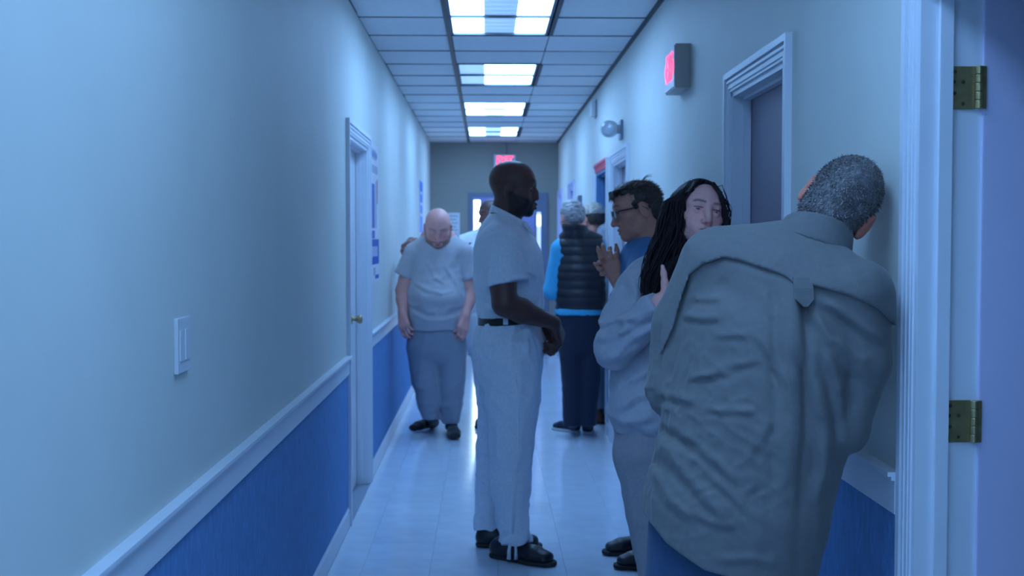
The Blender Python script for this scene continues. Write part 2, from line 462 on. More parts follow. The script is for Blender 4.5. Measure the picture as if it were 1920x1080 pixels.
# ------------------------------------------------------------------ wall fittings
def text_mesh(body, size, depth, m, name, parent, loc, rot, align='CENTER', sx=1.0):
    cu = bpy.data.curves.new('t', 'FONT'); cu.body = body; cu.size = size; cu.extrude = depth
    cu.align_x = align; cu.align_y = 'CENTER'; cu.resolution_u = 3
    t = bpy.data.objects.new('t', cu); COL.objects.link(t)
    dg = bpy.context.evaluated_depsgraph_get()
    me = bpy.data.meshes.new_from_object(t.evaluated_get(dg))
    bpy.data.objects.remove(t)
    me.materials.clear(); me.materials.append(m)
    o = bpy.data.objects.new(name, me); o.location = loc; o.rotation_euler = rot; o.scale = (sx, 1, 1)
    return link(o, parent)

M_EXIT = emit('exit_red', (1.0, 0.03, 0.10), 2.2, base=(0.6, 0.02, 0.05, 1))
# exit sign on the right wall
es = empty('exit_sign', (XR, 5.66, 2.165)); tag(es, 'exit sign box with red letters, high on the right wall', 'exit sign')
MB().box((-0.07, -0.15, 0), (0.0, 0.15, 0.2)).build('housing', M_GREYP, es, bevel=0.006)
fp = MB().box((-0.074, -0.142, 0.008), (-0.069, 0.142, 0.192)).build('face_plate', M_PLAST, es)
text_mesh('EXIT', 0.185, 0.0012, M_EXIT, 'lettering', fp, (-0.0755, 0, 0.100), (math.pi / 2, 0, -math.pi / 2), sx=0.52)
for s in (-1, 1):
    mesh_obj('chevron', [(-0.0765, s * 0.135, 0.1), (-0.0765, s * 0.112, 0.135), (-0.0765, s * 0.112, 0.065), (-0.0755, s * 0.135, 0.1), (-0.0755, s * 0.112, 0.135), (-0.0755, s * 0.112, 0.065)],
             [(0, 1, 2), (5, 4, 3), (0, 3, 4, 1), (1, 4, 5, 2), (2, 5, 3, 0)], M_EXIT, fp)
# far exit sign above the end door
e2 = empty('exit_sign', (0.235, YF, 2.37)); tag(e2, 'small exit sign on the end wall behind the bald guard\'s head', 'exit sign')
MB().box((-0.14, -0.06, 0), (0.14, 0, 0.2)).build('housing', M_PLAST, e2, bevel=0.006)
text_mesh('EXIT', 0.17, 0.002, M_EXIT, 'lettering', e2, (0, -0.062, 0.115), (math.pi / 2, 0, 0), sx=0.62)
cb = empty('conduit', (0.26, YF, 2.57)); tag(cb, 'thin cable running from the end exit sign to the ceiling', 'cable')
MB().sweep([(0, -0.008, 0), (0.003, -0.008, 0.08), (0.0, -0.008, 0.165)], 0.006, 8).build('cable', M_STEEL, cb)

# round emergency lamp head on the right wall
el = empty('emergency_lamp', (XR, 8.3, 2.23)); tag(el, 'round white emergency lamp head on the right wall', 'lamp')
MB().box((-0.016, -0.065, -0.07), (0, 0.065, 0.06)).build('back_plate', M_STEEL, el, bevel=0.004)
MB().sweep([(0, 0, 0), (-0.05, -0.005, 0)], [0.03, 0.03], 14).build('neck', M_PLAST, el)
hd = MB(); hd.lathe([(0.001, -0.035), (0.03, -0.03), (0.05, -0.01), (0.058, 0.02), (0.058, 0.045)], (0, 0, 0), 'y', 24, -1)
hd = hd.build('lamp_head', M_PLAST, el, smooth=True); hd.location = (-0.075, -0.005, 0.0); hd.rotation_euler = (0, 0, math.radians(-28))
ln = MB().lathe([(0.05, 0.0), (0.048, 0.008), (0.03, 0.016), (0.001, 0.02)], (0, -0.045, 0), 'y', 24, -1).build('lens', mat('lamp_lens', (0.55, 0.6, 0.68, 1), 0.12, coat=0.5), hd, smooth=True)
# small box near the ceiling, small dark box lower down
bx = empty('wall_speaker', (XR, 10.25, 2.58)); tag(bx, 'small pale box near the ceiling on the right wall', 'wall box')
MB().box((-0.05, -0.06, -0.07), (-0.008, 0.06, 0.06)).build('housing', M_PLAST, bx, bevel=0.006)
MB().box((-0.008, -0.07, -0.08), (0, 0.07, 0.07)).build('back_plate', M_STEEL, bx)
th = empty('thermostat', (XR, 11.8, 1.86)); tag(th, 'small dark box on the right wall beyond the blue doorway', 'wall box')
MB().box((-0.035, -0.05, -0.05), (0, 0.05, 0.05)).build('housing', M_STEEL, th, bevel=0.005)
MB().box((-0.038, -0.03, -0.01), (-0.034, 0.03, 0.035)).build('dial', M_DARK, th)

# blank double plate on the left wall
sw = empty('switch_plate', (XL, 2.87, 1.235)); tag(sw, 'white wall plate on the left wall above the chair rail', 'switch plate')
MB().box((0, -0.058, -0.064), (0.010, 0.058, 0.064)).build('plate', M_PLAST, sw, bevel=0.003)
MB().box((0.009, -0.042, -0.036), (0.0125, -0.008, 0.036)).build('rocker', M_PLAST, sw, bevel=0.0012)
MB().box((0.009, 0.008, -0.036), (0.0125, 0.042, 0.036)).build('rocker', M_PLAST, sw, bevel=0.0012)

# posters on the left wall, notice on the end wall
M_PAPER = mat('poster_paper', (0.74, 0.76, 0.82, 1), 0.5)
M_PBLUE = mat('poster_blue', (0.02, 0.09, 0.46, 1), 0.45)
M_PGREY = mat('poster_grey', (0.42, 0.45, 0.55, 1), 0.5)
M_PRED = mat('poster_red', (0.55, 0.12, 0.14, 1), 0.5)
def print_rect(parent, m, ya, yb, za, zb, name='print'):
    MB().box((0.0035, ya, za), (0.0042, yb, zb)).build(name, m, parent)
ps = empty('poster', (XL, 7.86, 1.655)); tag(ps, 'tall blue and white poster beside the left door', 'poster')
MB().box((0.0005, -0.285, -0.44), (0.0035, 0.285, 0.44)).build('paper', M_PAPER, ps)
print_rect(ps, M_PBLUE, -0.27, -0.02, -0.10, 0.18); print_rect(ps, M_PBLUE, -0.27, 0.27, -0.33, -0.17); print_rect(ps, M_PBLUE, -0.2, -0.02, -0.165, -0.115)
print_rect(ps, M_PGREY, -0.25, 0.1, 0.335, 0.40); print_rect(ps, M_PGREY, -0.25, 0.2, 0.25, 0.30); print_rect(ps, M_PRED, 0.15, 0.2, 0.06, 0.22)
print_rect(ps, M_PGREY, 0.03, 0.12, -0.1, 0.2); print_rect(ps, M_PBLUE, 0.0, 0.25, -0.425, -0.40); print_rect(ps, M_PGREY, -0.12, 0.02, -0.40, -0.35)
for k in range(4): MB().box((0.0042, -0.2 + k * 0.1, -0.28), (0.0046, -0.14 + k * 0.1, -0.215)).build('print', M_PAPER, ps)
for k in range(5): MB().box((0.0035, -0.24 + k * 0.085, 0.35), (0.0046, -0.19 + k * 0.085, 0.385)).build('print', M_PBLUE, ps)
p2 = empty('poster', (XL, 13.45, 1.78)); tag(p2, 'narrow bright blue poster far along the left wall', 'poster')
MB().box((0.0005, -0.33, -0.36), (0.0035, 0.33, 0.36)).build('paper', M_PAPER, p2)
M_PBL2 = mat('poster_bright_blue', (0.03, 0.22, 0.75, 1), 0.45)
print_rect(p2, M_PBL2, -0.31, 0.31, -0.22, 0.34); print_rect(p2, M_PBLUE, -0.31, 0.31, -0.34, -0.26)
for k in range(3): MB().box((0.0042, -0.2, 0.2 - k * 0.12), (0.0047, 0.2, 0.23 - k * 0.12)).build('print', M_PAPER, p2)
nt_ = empty('notice', (-0.415, YF, 1.66)); tag(nt_, 'pale paper notice pinned on the end wall beside the door', 'notice')
MB().box((-0.075, -0.004, -0.17), (0.075, -0.0005, 0.17)).build('paper', M_PAPER, nt_)
for k in range(6): MB().box((-0.055, -0.0048, 0.12 - k * 0.045), (0.05 - 0.02 * (k % 2), -0.0035, 0.135 - k * 0.045)).build('print', M_PGREY, nt_)

# ------------------------------------------------------------------ implicit-surface modelling for figures and cloth
def vnoise(P, seed=0):
    """smooth value noise in 0..1 on an (n,3) array"""
    Pi = np.floor(P).astype(np.int64); f = (P - Pi).astype(np.float32)
    f = f * f * (3 - 2 * f)
    def hsh(i, j, k):
        n = (i * 374761393 + j * 668265263 + k * 2147483647 + seed * 974711) & 0x7fffffff
        n = ((n ^ (n >> 13)) * 1274126177) & 0x7fffffff
        return ((n ^ (n >> 16)) & 0xffff).astype(np.float32) / 65535.0
    i, j, k = Pi[:, 0], Pi[:, 1], Pi[:, 2]
    fx, fy, fz = f[:, 0], f[:, 1], f[:, 2]
    def lx(jj, kk): return hsh(i, jj, kk) * (1 - fx) + hsh(i + 1, jj, kk) * fx
    a = lx(j, k) * (1 - fy) + lx(j + 1, k) * fy
    b = lx(j, k + 1) * (1 - fy) + lx(j + 1, k + 1) * fy
    return a * (1 - fz) + b * fz

def unit(v):
    v = np.asarray(v, float); return v / max(1e-9, np.linalg.norm(v))

def smin(a, b, k):
    if k <= 0: return np.minimum(a, b)
    h = np.clip(0.5 + 0.5 * (b - a) / k, 0, 1)
    return b * (1 - h) + a * h - k * h * (1 - h)

class Model:
    """ordered list of solid primitives blended smoothly"""
    def __init__(self): self.ops = []; self.disp = []
    def _add(self, f, lo, hi, k, sub=False):
        self.ops.append((f, np.asarray(lo, float) - 0.02 - k, np.asarray(hi, float) + 0.02 + k, k, sub)); return self
    def ell(self, c, r, R=None, k=0.02, sub=False, clip=None):
        c = np.asarray(c, float); r = np.asarray(r, float)
        R = np.eye(3) if R is None else np.asarray(R, float)      # columns = axes
        def f(P):
            q = (P - c) @ R
            a = np.sqrt(((q / r) ** 2).sum(1)); b = np.sqrt(((q / (r * r)) ** 2).sum(1))
            d = a * (a - 1) / np.maximum(b, 1e-6)
            return _clip(d, P, clip)
        m = r.max(); return self._add(f, c - m, c + m, k, sub)
    def limb(self, pts, rad, side=None, flat=None, k=0.02, sub=False, clip=None):
        """tapered chain; rad = radius per point (half width along `side`), flat = depth/width ratio per point"""
        pts = [np.asarray(p, float) for p in pts]
        n = len(pts)
        if not hasattr(rad, '__len__'): rad = [rad] * n
        if flat is None: flat = [1.0] * n
        if not hasattr(flat, '__len__'): flat = [flat] * n
        def f(P):
            best = None
            for i in range(n - 1):
                a, b = pts[i], pts[i + 1]; ab = b - a; L = np.linalg.norm(ab); w = ab / L
                q = P - a; t = np.clip((q @ w) / L, 0, 1)
                ts = t * t * (3 - 2 * t) if n > 2 else t
                ts = t
                r = rad[i] + (rad[i + 1] - rad[i]) * ts
                v = q - np.outer(t * L, w)
                if side is None:
                    d = np.sqrt((v ** 2).sum(1)) - r
                else:
                    s = np.asarray(side, float); s = unit(s - w * (s @ w)); u = np.cross(w, s)
                    fl = flat[i] + (flat[i + 1] - flat[i]) * ts
                    x = v @ s; y = v @ u; z = v @ w
                    rr = r * fl
                    a1 = np.sqrt((x / r) ** 2 + (y / rr) ** 2 + (z / np.minimum(r, rr)) ** 2)
                    b1 = np.sqrt((x / r ** 2) ** 2 + (y / rr ** 2) ** 2 + (z / np.minimum(r, rr) ** 2) ** 2)
                    d = np.where(a1 > 1e-5, a1 * (a1 - 1) / np.maximum(b1, 1e-6), -np.minimum(r, rr))
                best = d if best is None else smin(best, d, 0.012)
            return _clip(best, P, clip)
        A = np.array(pts); m = max(r * max(1, fl) for r, fl in zip(rad, flat))
        return self._add(f, A.min(0) - m, A.max(0) + m, k, sub)
    def func(self, f, lo, hi, k=0.0, sub=False): return self._add(f, lo, hi, k, sub)
    def eval(self, lo, hi, h):
        lo = np.asarray(lo, float); hi = np.asarray(hi, float)
        n = np.ceil((hi - lo) / h).astype(int) + 1
        ax = [lo[i] + h * np.arange(n[i]) for i in range(3)]
        F = np.full(n, 0.2, np.float32)
        for f, a, b, k, sub in self.ops:
            i0 = np.maximum(0, np.floor((a - lo) / h).astype(int)); i1 = np.minimum(n, np.ceil((b - lo) / h).astype(int) + 1)
            if (i1 <= i0).any(): continue
            sl = tuple(slice(i0[j], i1[j]) for j in range(3))
            G = np.stack(np.meshgrid(*[ax[j][sl[j]] for j in range(3)], indexing='ij'), -1).reshape(-1, 3)
            d = f(G).reshape(F[sl].shape).astype(np.float32)
            F[sl] = -smin(-F[sl], d, k) if sub else smin(F[sl], d, k)
        if self.disp:
            idx = np.argwhere(np.abs(F) < 0.03)
            P = lo + idx * h
            dd = np.zeros(len(P), np.float32)
            for g in self.disp: dd += g(P).astype(np.float32)
            F[tuple(idx.T)] -= dd
        return F
    def bounds(self):
        pos = [(a, b) for f, a, b, k, s in self.ops if not s]
        return np.min([a for a, b in pos], 0), np.max([b for a, b in pos], 0)
    def mesh(self, h, lo=None, hi=None):
        if lo is None: lo, hi = self.bounds()
        return surface_nets(self.eval(lo, hi, h), np.asarray(lo, float), h)

def _clip(d, P, clip):
    if clip is None: return d
    for p, nrm in (clip if isinstance(clip, list) else [clip]):
        d = np.maximum(d, (P - np.asarray(p, float)) @ unit(nrm))
    return d

def surface_nets(F, lo, h):
    s = F < 0
    c = [(i, j, k) for i in (0, 1) for j in (0, 1) for k in (0, 1)]
    nx, ny, nz = F.shape
    sub = lambda A, o: A[o[0]:nx - 1 + o[0], o[1]:ny - 1 + o[1], o[2]:nz - 1 + o[2]]
    cnt = sum(sub(s, o).astype(np.int8) for o in c)
    act = np.argwhere((cnt > 0) & (cnt < 8))
    if len(act) == 0: return np.zeros((0, 3)), np.zeros((0, 4), int)
    acc = np.zeros((len(act), 3)); num = np.zeros(len(act))
    vals = {o: F[tuple((act + o).T)] for o in c}
    for o in c:
        for a in range(3):
            if o[a] == 1: continue
            o2 = list(o); o2[a] = 1; o2 = tuple(o2)
            f0, f1 = vals[o], vals[o2]
            m = (f0 < 0) != (f1 < 0)
            t = np.where(m, f0 / np.where(m, f0 - f1, 1), 0)
            p = np.tile(np.array(o, float), (len(act), 1)); p[:, a] += t
            acc[m] += p[m]; num += m
    V = lo + (act + acc / num[:, None]) * h
    idx = np.full((nx - 1, ny - 1, nz - 1), -1, np.int64); idx[tuple(act.T)] = np.arange(len(act))
    Q = []
    for a in range(3):
        b, d = (a + 1) % 3, (a + 2) % 3
        A0 = [slice(None)] * 3; A1 = [slice(None)] * 3
        A0[a] = slice(0, -1); A1[a] = slice(1, None)
        s0, s1 = s[tuple(A0)], s[tuple(A1)]
        e = np.argwhere(s0 != s1)
        ok = (e[:, b] > 0) & (e[:, d] > 0) & (e[:, b] < F.shape[b] - 1) & (e[:, d] < F.shape[d] - 1)
        e = e[ok]
        flip = s0[tuple(e.T)]
        def at(ob, od):
            q = e.copy(); q[:, b] += ob; q[:, d] += od
            return idx[tuple(q.T)]
        q = np.stack([at(-1, -1), at(0, -1), at(0, 0), at(-1, 0)], 1)
        q[~flip] = q[~flip][:, ::-1]
        Q.append(q)
    Q = np.concatenate(Q)
    return V, Q[(Q >= 0).all(1)]

def relax(V, Q, it=2, lam=0.5):
    if not it: return V
    E = np.concatenate([Q[:, [0, 1]], Q[:, [1, 2]], Q[:, [2, 3]], Q[:, [3, 0]]])
    deg = np.bincount(E[:, 0], minlength=len(V)) + np.bincount(E[:, 1], minlength=len(V))
    for _ in range(it):
        S = np.stack([np.bincount(E[:, 0], V[E[:, 1], i], len(V)) + np.bincount(E[:, 1], V[E[:, 0], i], len(V)) for i in range(3)], 1)
        V = V + lam * (S / np.maximum(deg, 1)[:, None] - V)
    return V

def np_obj(name, V, Q, m, parent, color=None, smooth=True):
    """mesh object from arrays in world coordinates, under a parent Empty at parent.location"""
    V = V - np.array(parent_world(parent))
    me = bpy.data.meshes.new(name)
    me.vertices.add(len(V)); me.vertices.foreach_set('co', V.astype(np.float32).ravel())
    k = Q.shape[1]
    me.loops.add(Q.size); me.loops.foreach_set('vertex_index', Q.astype(np.int32).ravel())
    me.polygons.add(len(Q)); me.polygons.foreach_set('loop_start', np.arange(0, Q.size, k, dtype=np.int32))
    me.update(calc_edges=True); me.validate()
    me.polygons.foreach_set('use_smooth', np.full(len(me.polygons), smooth))
    if color is not None:
        at = me.color_attributes.new('tint', 'FLOAT_COLOR', 'POINT')
        at.data.foreach_set('color', np.concatenate([color, np.ones((len(color), 1))], 1).astype(np.float32).ravel())
    me.materials.append(m)
    o = bpy.data.objects.new(name, me)
    return link(o, parent)

def parent_world(p):
    v = Vector((0, 0, 0))
    while p is not None: v = v + p.location; p = p.parent
    return v

def piece(name, model, h, m, parent, color=None, it=2, fine=None):
    """mesh a model; fine = list of (lo, hi, h) boxes meshed at a finer step; all one mesh"""
    V, Q = model.mesh(h); V = relax(V, Q, it)
    if fine:
        keep = np.ones(len(Q), bool); C = V[Q].mean(1); out = []
        for lo, hi, hf in fine:
            lo = np.asarray(lo, float); hi = np.asarray(hi, float)
            keep &= ~((C > lo + 1.5 * h) & (C < hi - 1.5 * h)).all(1)
            v, q = model.mesh(hf, lo, hi); out.append((relax(v, q, it), q))
        Q = Q[keep]
        for v, q in out:
            Q = np.concatenate([Q, q + len(V)]); V = np.concatenate([V, v])
    c = color(V) if callable(color) else None
    return np_obj(name, V, Q, m, parent, c)

def frame(fwd, up):
    """columns: right, forward, up"""
    f = unit(fwd); u = np.asarray(up, float); u = unit(u - f * (u @ f)); return np.stack([np.cross(f, u), f, u], 1)

def folds(dir_long, fl, fa, amp, seed, sharp=1.0, win=None, c0=None, cr=None):
    """cloth creases: noise stretched along dir_long (fl long frequency, fa across frequency)"""
    w = unit(dir_long); t = np.array([0.31, 0.87, 0.2]); u = unit(t - w * (t @ w)); v = np.cross(w, u)
    def g(P):
        wrp = (vnoise(P * 5.0, seed + 7) - 0.5)[:, None] * 0.06
        q = P + wrp
        q = np.stack([(q @ w) * fl, (q @ u) * fa, (q @ v) * fa], 1) + seed * 3.7
        n = vnoise(q, seed)
        r = 1 - np.abs(2 * n - 1)
        d = amp * (r ** sharp - 0.5)
        if win is not None: d = d * win(P)
        if c0 is not None: d = d * np.exp(-(((P - np.asarray(c0)) / np.asarray(cr)) ** 2).sum(1))
        return d
    return g

def creases(lines, gate=None):
    """raised or sunken creases along polylines, measured in the X-Z plane: (points, height, half width)"""
    def g(P):
        out = np.zeros(len(P)); q = P[:, [0, 2]]
        for pts, amp, wd in lines:
            pp = np.array([(p[0], p[2]) for p in pts]); n = len(pp) - 1; d2 = np.full(len(q), 9.0); tt = np.zeros(len(q)); sg = np.zeros(len(q))
            for i in range(n):
                ab = pp[i + 1] - pp[i]; L2 = (ab ** 2).sum(); t = np.clip(((q - pp[i]) @ ab) / L2, 0, 1)
                v = q - pp[i] - t[:, None] * ab; d = (v ** 2).sum(1); m = d < d2
                d2[m] = d[m]; tt[m] = (i + t[m]) / n; sg[m] = np.sign(v[m, 0] * ab[1] - v[m, 1] * ab[0])
            d = np.sqrt(d2); taper = np.clip(np.minimum(tt, 1 - tt) * 6 + 0.15, 0, 1)
            out += amp * taper * (np.exp(-(d / wd) ** 2) - 0.55 * np.exp(-((d - 1.9 * wd) / (0.9 * wd)) ** 2) * (sg > 0))
        if gate is not None: out *= gate(P)
        return out
    return g

# ---- a human head in its own frame: x right, y forward, z up, origin between the eyes inside the skull
class Head:
    def __init__(self, c, fwd, up, s=1.0, wide=1.0, jaw=1.0, nose=1.0, brow=1.0, lidclose=0.0, ear=1.0, proj=1.0, tall=1.0, lipf=0.0):
        self.c = np.asarray(c, float); self.R = frame(fwd, up); self.s = s; self.wide = wide
        self.jaw = jaw; self.nose = nose; self.brow = brow; self.lid = lidclose; self.earv = ear; self.proj = proj; self.tall = tall; self.lipf = lipf
    def w(self, x, y, z): return self.c + self.R @ (np.array([x * self.wide, y, z * self.tall]) * self.s)
    def loc(self, P):
        q = ((P - self.c) @ self.R) / self.s; q = q.copy(); q[:, 0] /= self.wide; q[:, 2] /= self.tall; return q
    def build(self, M, neck=None, neck_r=0.06, throat=True):
        s = self.s; R = self.R; w = self.w; wd = self.wide
        E = lambda c, r, k=0.02, sub=False, RR=None: M.ell(w(*c), np.array([r[0] * wd, r[1], r[2] * self.tall]) * s, R if RR is None else R @ RR, k * s, sub)
        Lm = lambda pts, r, k=0.01, sub=False: M.limb([w(*p) for p in pts], [q * s for q in r], k=k * s, sub=sub)
        E((0, -0.014, 0.032), (0.075, 0.095, 0.084), 0.0)
        E((0, 0.026, 0.022), (0.064, 0.066, 0.078), 0.03)
        E((0, 0.032, -0.05), (0.053 * self.jaw, 0.05, 0.062), 0.035)
        Lm([(-0.056 * self.jaw, -0.005, -0.045), (-0.045 * self.jaw, 0.025, -0.085), (0, 0.066, -0.104), (0.045 * self.jaw, 0.025, -0.085), (0.056 * self.jaw, -0.005, -0.045)], [0.014, 0.015, 0.016, 0.015, 0.014], 0.03)
        E((0, 0.073, -0.101), (0.02, 0.014, 0.014), 0.02)
        for sx in (-1, 1):
            E((sx * 0.046, 0.054, -0.028), (0.02, 0.016, 0.016), 0.025)
            E((sx * 0.030, 0.060, -0.06), (0.022, 0.018, 0.02), 0.025)
        Lm([(-0.048, 0.060, 0.022), (-0.026, 0.079, 0.026), (0, 0.083, 0.022), (0.026, 0.079, 0.026), (0.048, 0.060, 0.022)], [0.009, 0.011 * self.brow, 0.010, 0.011 * self.brow, 0.009], 0.018)
        for sx in (-1, 1):
            E((sx * 0.032, 0.094, 0.0), (0.017, 0.018, 0.0115), 0.014, True)
        # nose
        n = self.nose
        Lm([(0, 0.080, 0.012), (0, 0.094 + 0.003 * n, -0.016), (0, 0.100 + 0.010 * n * self.proj, -0.040)], [0.0085, 0.0095, 0.0118 * n], 0.012)
        for sx in (-1, 1): E((sx * 0.0125 * n, 0.094, -0.045), (0.0085, 0.011, 0.0085), 0.007)
        for sx in (-1, 1): E((sx * 0.007, 0.099, -0.055), (0.004, 0.006, 0.005), 0.004, True)
        # mouth
        lf = self.lipf; Lm0, E0 = Lm, E
        Lm = lambda pts, r, k=0.01, sub=False: Lm0([(p[0], p[1] + lf, p[2]) for p in pts], r, k, sub)
        E((0, 0.076 + lf, -0.074), (0.028, 0.016, 0.017), 0.015)
        Lm([(-0.022, 0.079, -0.0735), (-0.009, 0.0905, -0.070), (0, 0.0905, -0.0712), (0.009, 0.0905, -0.070), (0.022, 0.079, -0.0735)], [0.003, 0.0055, 0.005, 0.0055, 0.003], 0.004)
        Lm([(-0.020, 0.079, -0.0765), (0, 0.0895, -0.083), (0.020, 0.079, -0.0765)], [0.003, 0.0062, 0.003], 0.004)
        Lm([(-0.023, 0.086, -0.0752), (0, 0.0985, -0.0758), (0.023, 0.086, -0.0752)], [0.0014, 0.0022, 0.0014], 0.003, True)
        # lids
        Lm = Lm0
        for sx in (-1, 1):
            up = 0.0052 * (1 - self.lid)
            Lm([(sx * 0.0175, 0.0750, -0.001), (sx * 0.026, 0.0815, 0.0055 + up), (sx * 0.034, 0.082, 0.006 + up), (sx * 0.0465, 0.0700, 0.0)], [0.003, 0.0036, 0.0038, 0.003], 0.003)
            Lm([(sx * 0.0175, 0.0750, -0.002), (sx * 0.027, 0.0795, -0.0098), (sx * 0.036, 0.0785, -0.0098), (sx * 0.0465, 0.0700, -0.001)], [0.0028, 0.0032, 0.0032, 0.0028], 0.004)
            if self.lid > 0.5: E((sx * 0.0315, 0.0735, 0.0), (0.0135, 0.0125, 0.011), 0.006)
        # ears
        for sx in (-1, 1):
            a = math.radians(22) * sx
            Rz = np.array([[math.cos(a), math.sin(a), 0], [-math.sin(a), math.cos(a), 0], [0, 0, 1]])
            tlt = math.radians(-12); Rx = np.array([[1, 0, 0], [0, math.cos(tlt), -math.sin(tlt)], [0, math.sin(tlt), math.cos(tlt)]])
            RR = Rz @ Rx; ev = self.earv
            E((sx * 0.080, -0.014, -0.008), (0.0085 * ev, 0.0185 * ev, 0.031 * ev), 0.008, False, RR)
            E((sx * (0.080 + 0.011), -0.010, -0.002), (0.007, 0.0105 * ev, 0.019 * ev), 0.006, True, RR)
            E((sx * 0.076, 0.002, -0.012), (0.006, 0.006, 0.008), 0.006)
        if neck is not None:
            M.limb([w(0, -0.022, -0.035), w(0, -0.026, -0.09), neck], [neck_r * 0.88 * s, neck_r * 0.95 * s, neck_r * 1.1 * s], k=0.03)
    def box(self, pad=0.15):
        return (self.c - pad * self.s, self.c + pad * self.s)
    def eyes(self, parent, iris=(0.10, 0.07, 0.05), look=(0, 1, 0), sides=(-1, 1), white=0.6):
        for sx in sides:
            c = self.w(sx * 0.0318, 0.0708, -0.0006); r = 0.0121 * self.s
            u, v = 20, 14; V = []; Cc = []
            g = unit(self.R @ unit(look))
            a1 = unit(np.cross(g, [0.1, 0.2, 1])); a2 = np.cross(g, a1)
            Q = []
            for i in range(v + 1):
                th = math.pi * i / v
                for j in range(u):
                    ph = 2 * math.pi * j / u
                    V.append(c + r * (g * math.cos(th) + (a1 * math.cos(ph) + a2 * math.sin(ph)) * math.sin(th)))
                    de = math.degrees(th)
                    Cc.append((0.01, 0.01, 0.012) if de < 13 else (iris if de < 27 else (white, white, white)))
            for i in range(v):
                for j in range(u): Q.append((i * u + j, (i + 1) * u + j, (i + 1) * u + (j + 1) % u, i * u + (j + 1) % u))
            np_obj('eye', np.array(V), np.array(Q), mat('eye', (1, 1, 1, 1), 0.15, attr='tint', coat=0.5), parent, np.array(Cc))

def head_tint(H, skin, lip, brow=None, beard=None, scalp=None, cheek=None, brow_z=0.030, beard_fn=None, lid=None):
    skin = np.array(skin); 
    def f(P):
        C = np.tile(skin, (len(P), 1)).astype(float)
        q = H.loc(P); x, y, z = q[:, 0], q[:, 1], q[:, 2]; ax = np.abs(x)
        def mix(mask, col):
            m = np.clip(mask, 0, 1)[:, None]; C[:] = C * (1 - m) + np.array(col) * m
        inh = (np.abs(x) < 0.1) & (y > -0.13) & (y < 0.14) & (z > -0.135) & (z < 0.13)
        sm = lambda d, w: np.clip(0.5 + d / w, 0, 1)
        if cheek is not None: mix(0.6 * np.exp(-(((ax - 0.042) / 0.02) ** 2 + ((z + 0.03) / 0.022) ** 2)) * (y > 0.03), cheek); mix(0.5 * np.exp(-((x / 0.014) ** 2 + ((z + 0.042) / 0.014) ** 2)) * (y > 0.09), cheek)
        nz = vnoise(q * 220, 3)
        if scalp is not None: mix(inh * sm(z + 0.35 * y - 0.075 + 0.02 * (ax > 0.05), 0.03) * 0.8, scalp)
        if beard is not None:
            b = sm(-0.040 - z - 0.55 * (0.075 - y) * 0 , 0.02) * sm(y - 0.005, 0.02)
            line = sm((-0.03 + (0.09 - y) * 0.42 - 0.028) - z, 0.012) * sm(y + 0.012, 0.012) * (ax > 0.028)
            musta = np.exp(-((z + 0.0605) / 0.006) ** 2) * (ax < 0.03) * (y > 0.06)
            chin = sm(-0.088 - z, 0.012) * (y > 0.0)
            m = np.maximum(np.maximum(line, musta), chin)
            m = m * (1 - np.exp(-((x / 0.02) ** 2 + ((z + 0.0765) / 0.009) ** 2))) * inh
            mix(m * (0.75 + 0.25 * nz), beard)
        mix(np.exp(-((x / 0.0195) ** 2 + ((z + 0.0765) / 0.0082) ** 2) ** 2) * (y > 0.07) * 0.9, lip)
        mix(np.exp(-((x / 0.02) ** 2 + ((z + 0.0757) / 0.0016) ** 2) ** 2) * (y > 0.07) * 0.8, np.array(lip) * 0.25)
        if brow is not None:
            zz = brow_z - 0.35 * (np.maximum(ax - 0.040, 0)) + 0.16 * np.minimum(ax - 0.015, 0.025)
            mix(np.exp(-((z - zz) / 0.0048) ** 2) * sm(ax - 0.013, 0.006) * sm(0.053 - ax, 0.008) * (y > 0.03) * (0.6 + 0.4 * nz), brow)
        if lid is not None: mix(np.exp(-((z - 0.0065) / 0.0018) ** 2) * sm(ax - 0.018, 0.003) * sm(0.047 - ax, 0.003) * (y > 0.06), lid)
        return C
    return f

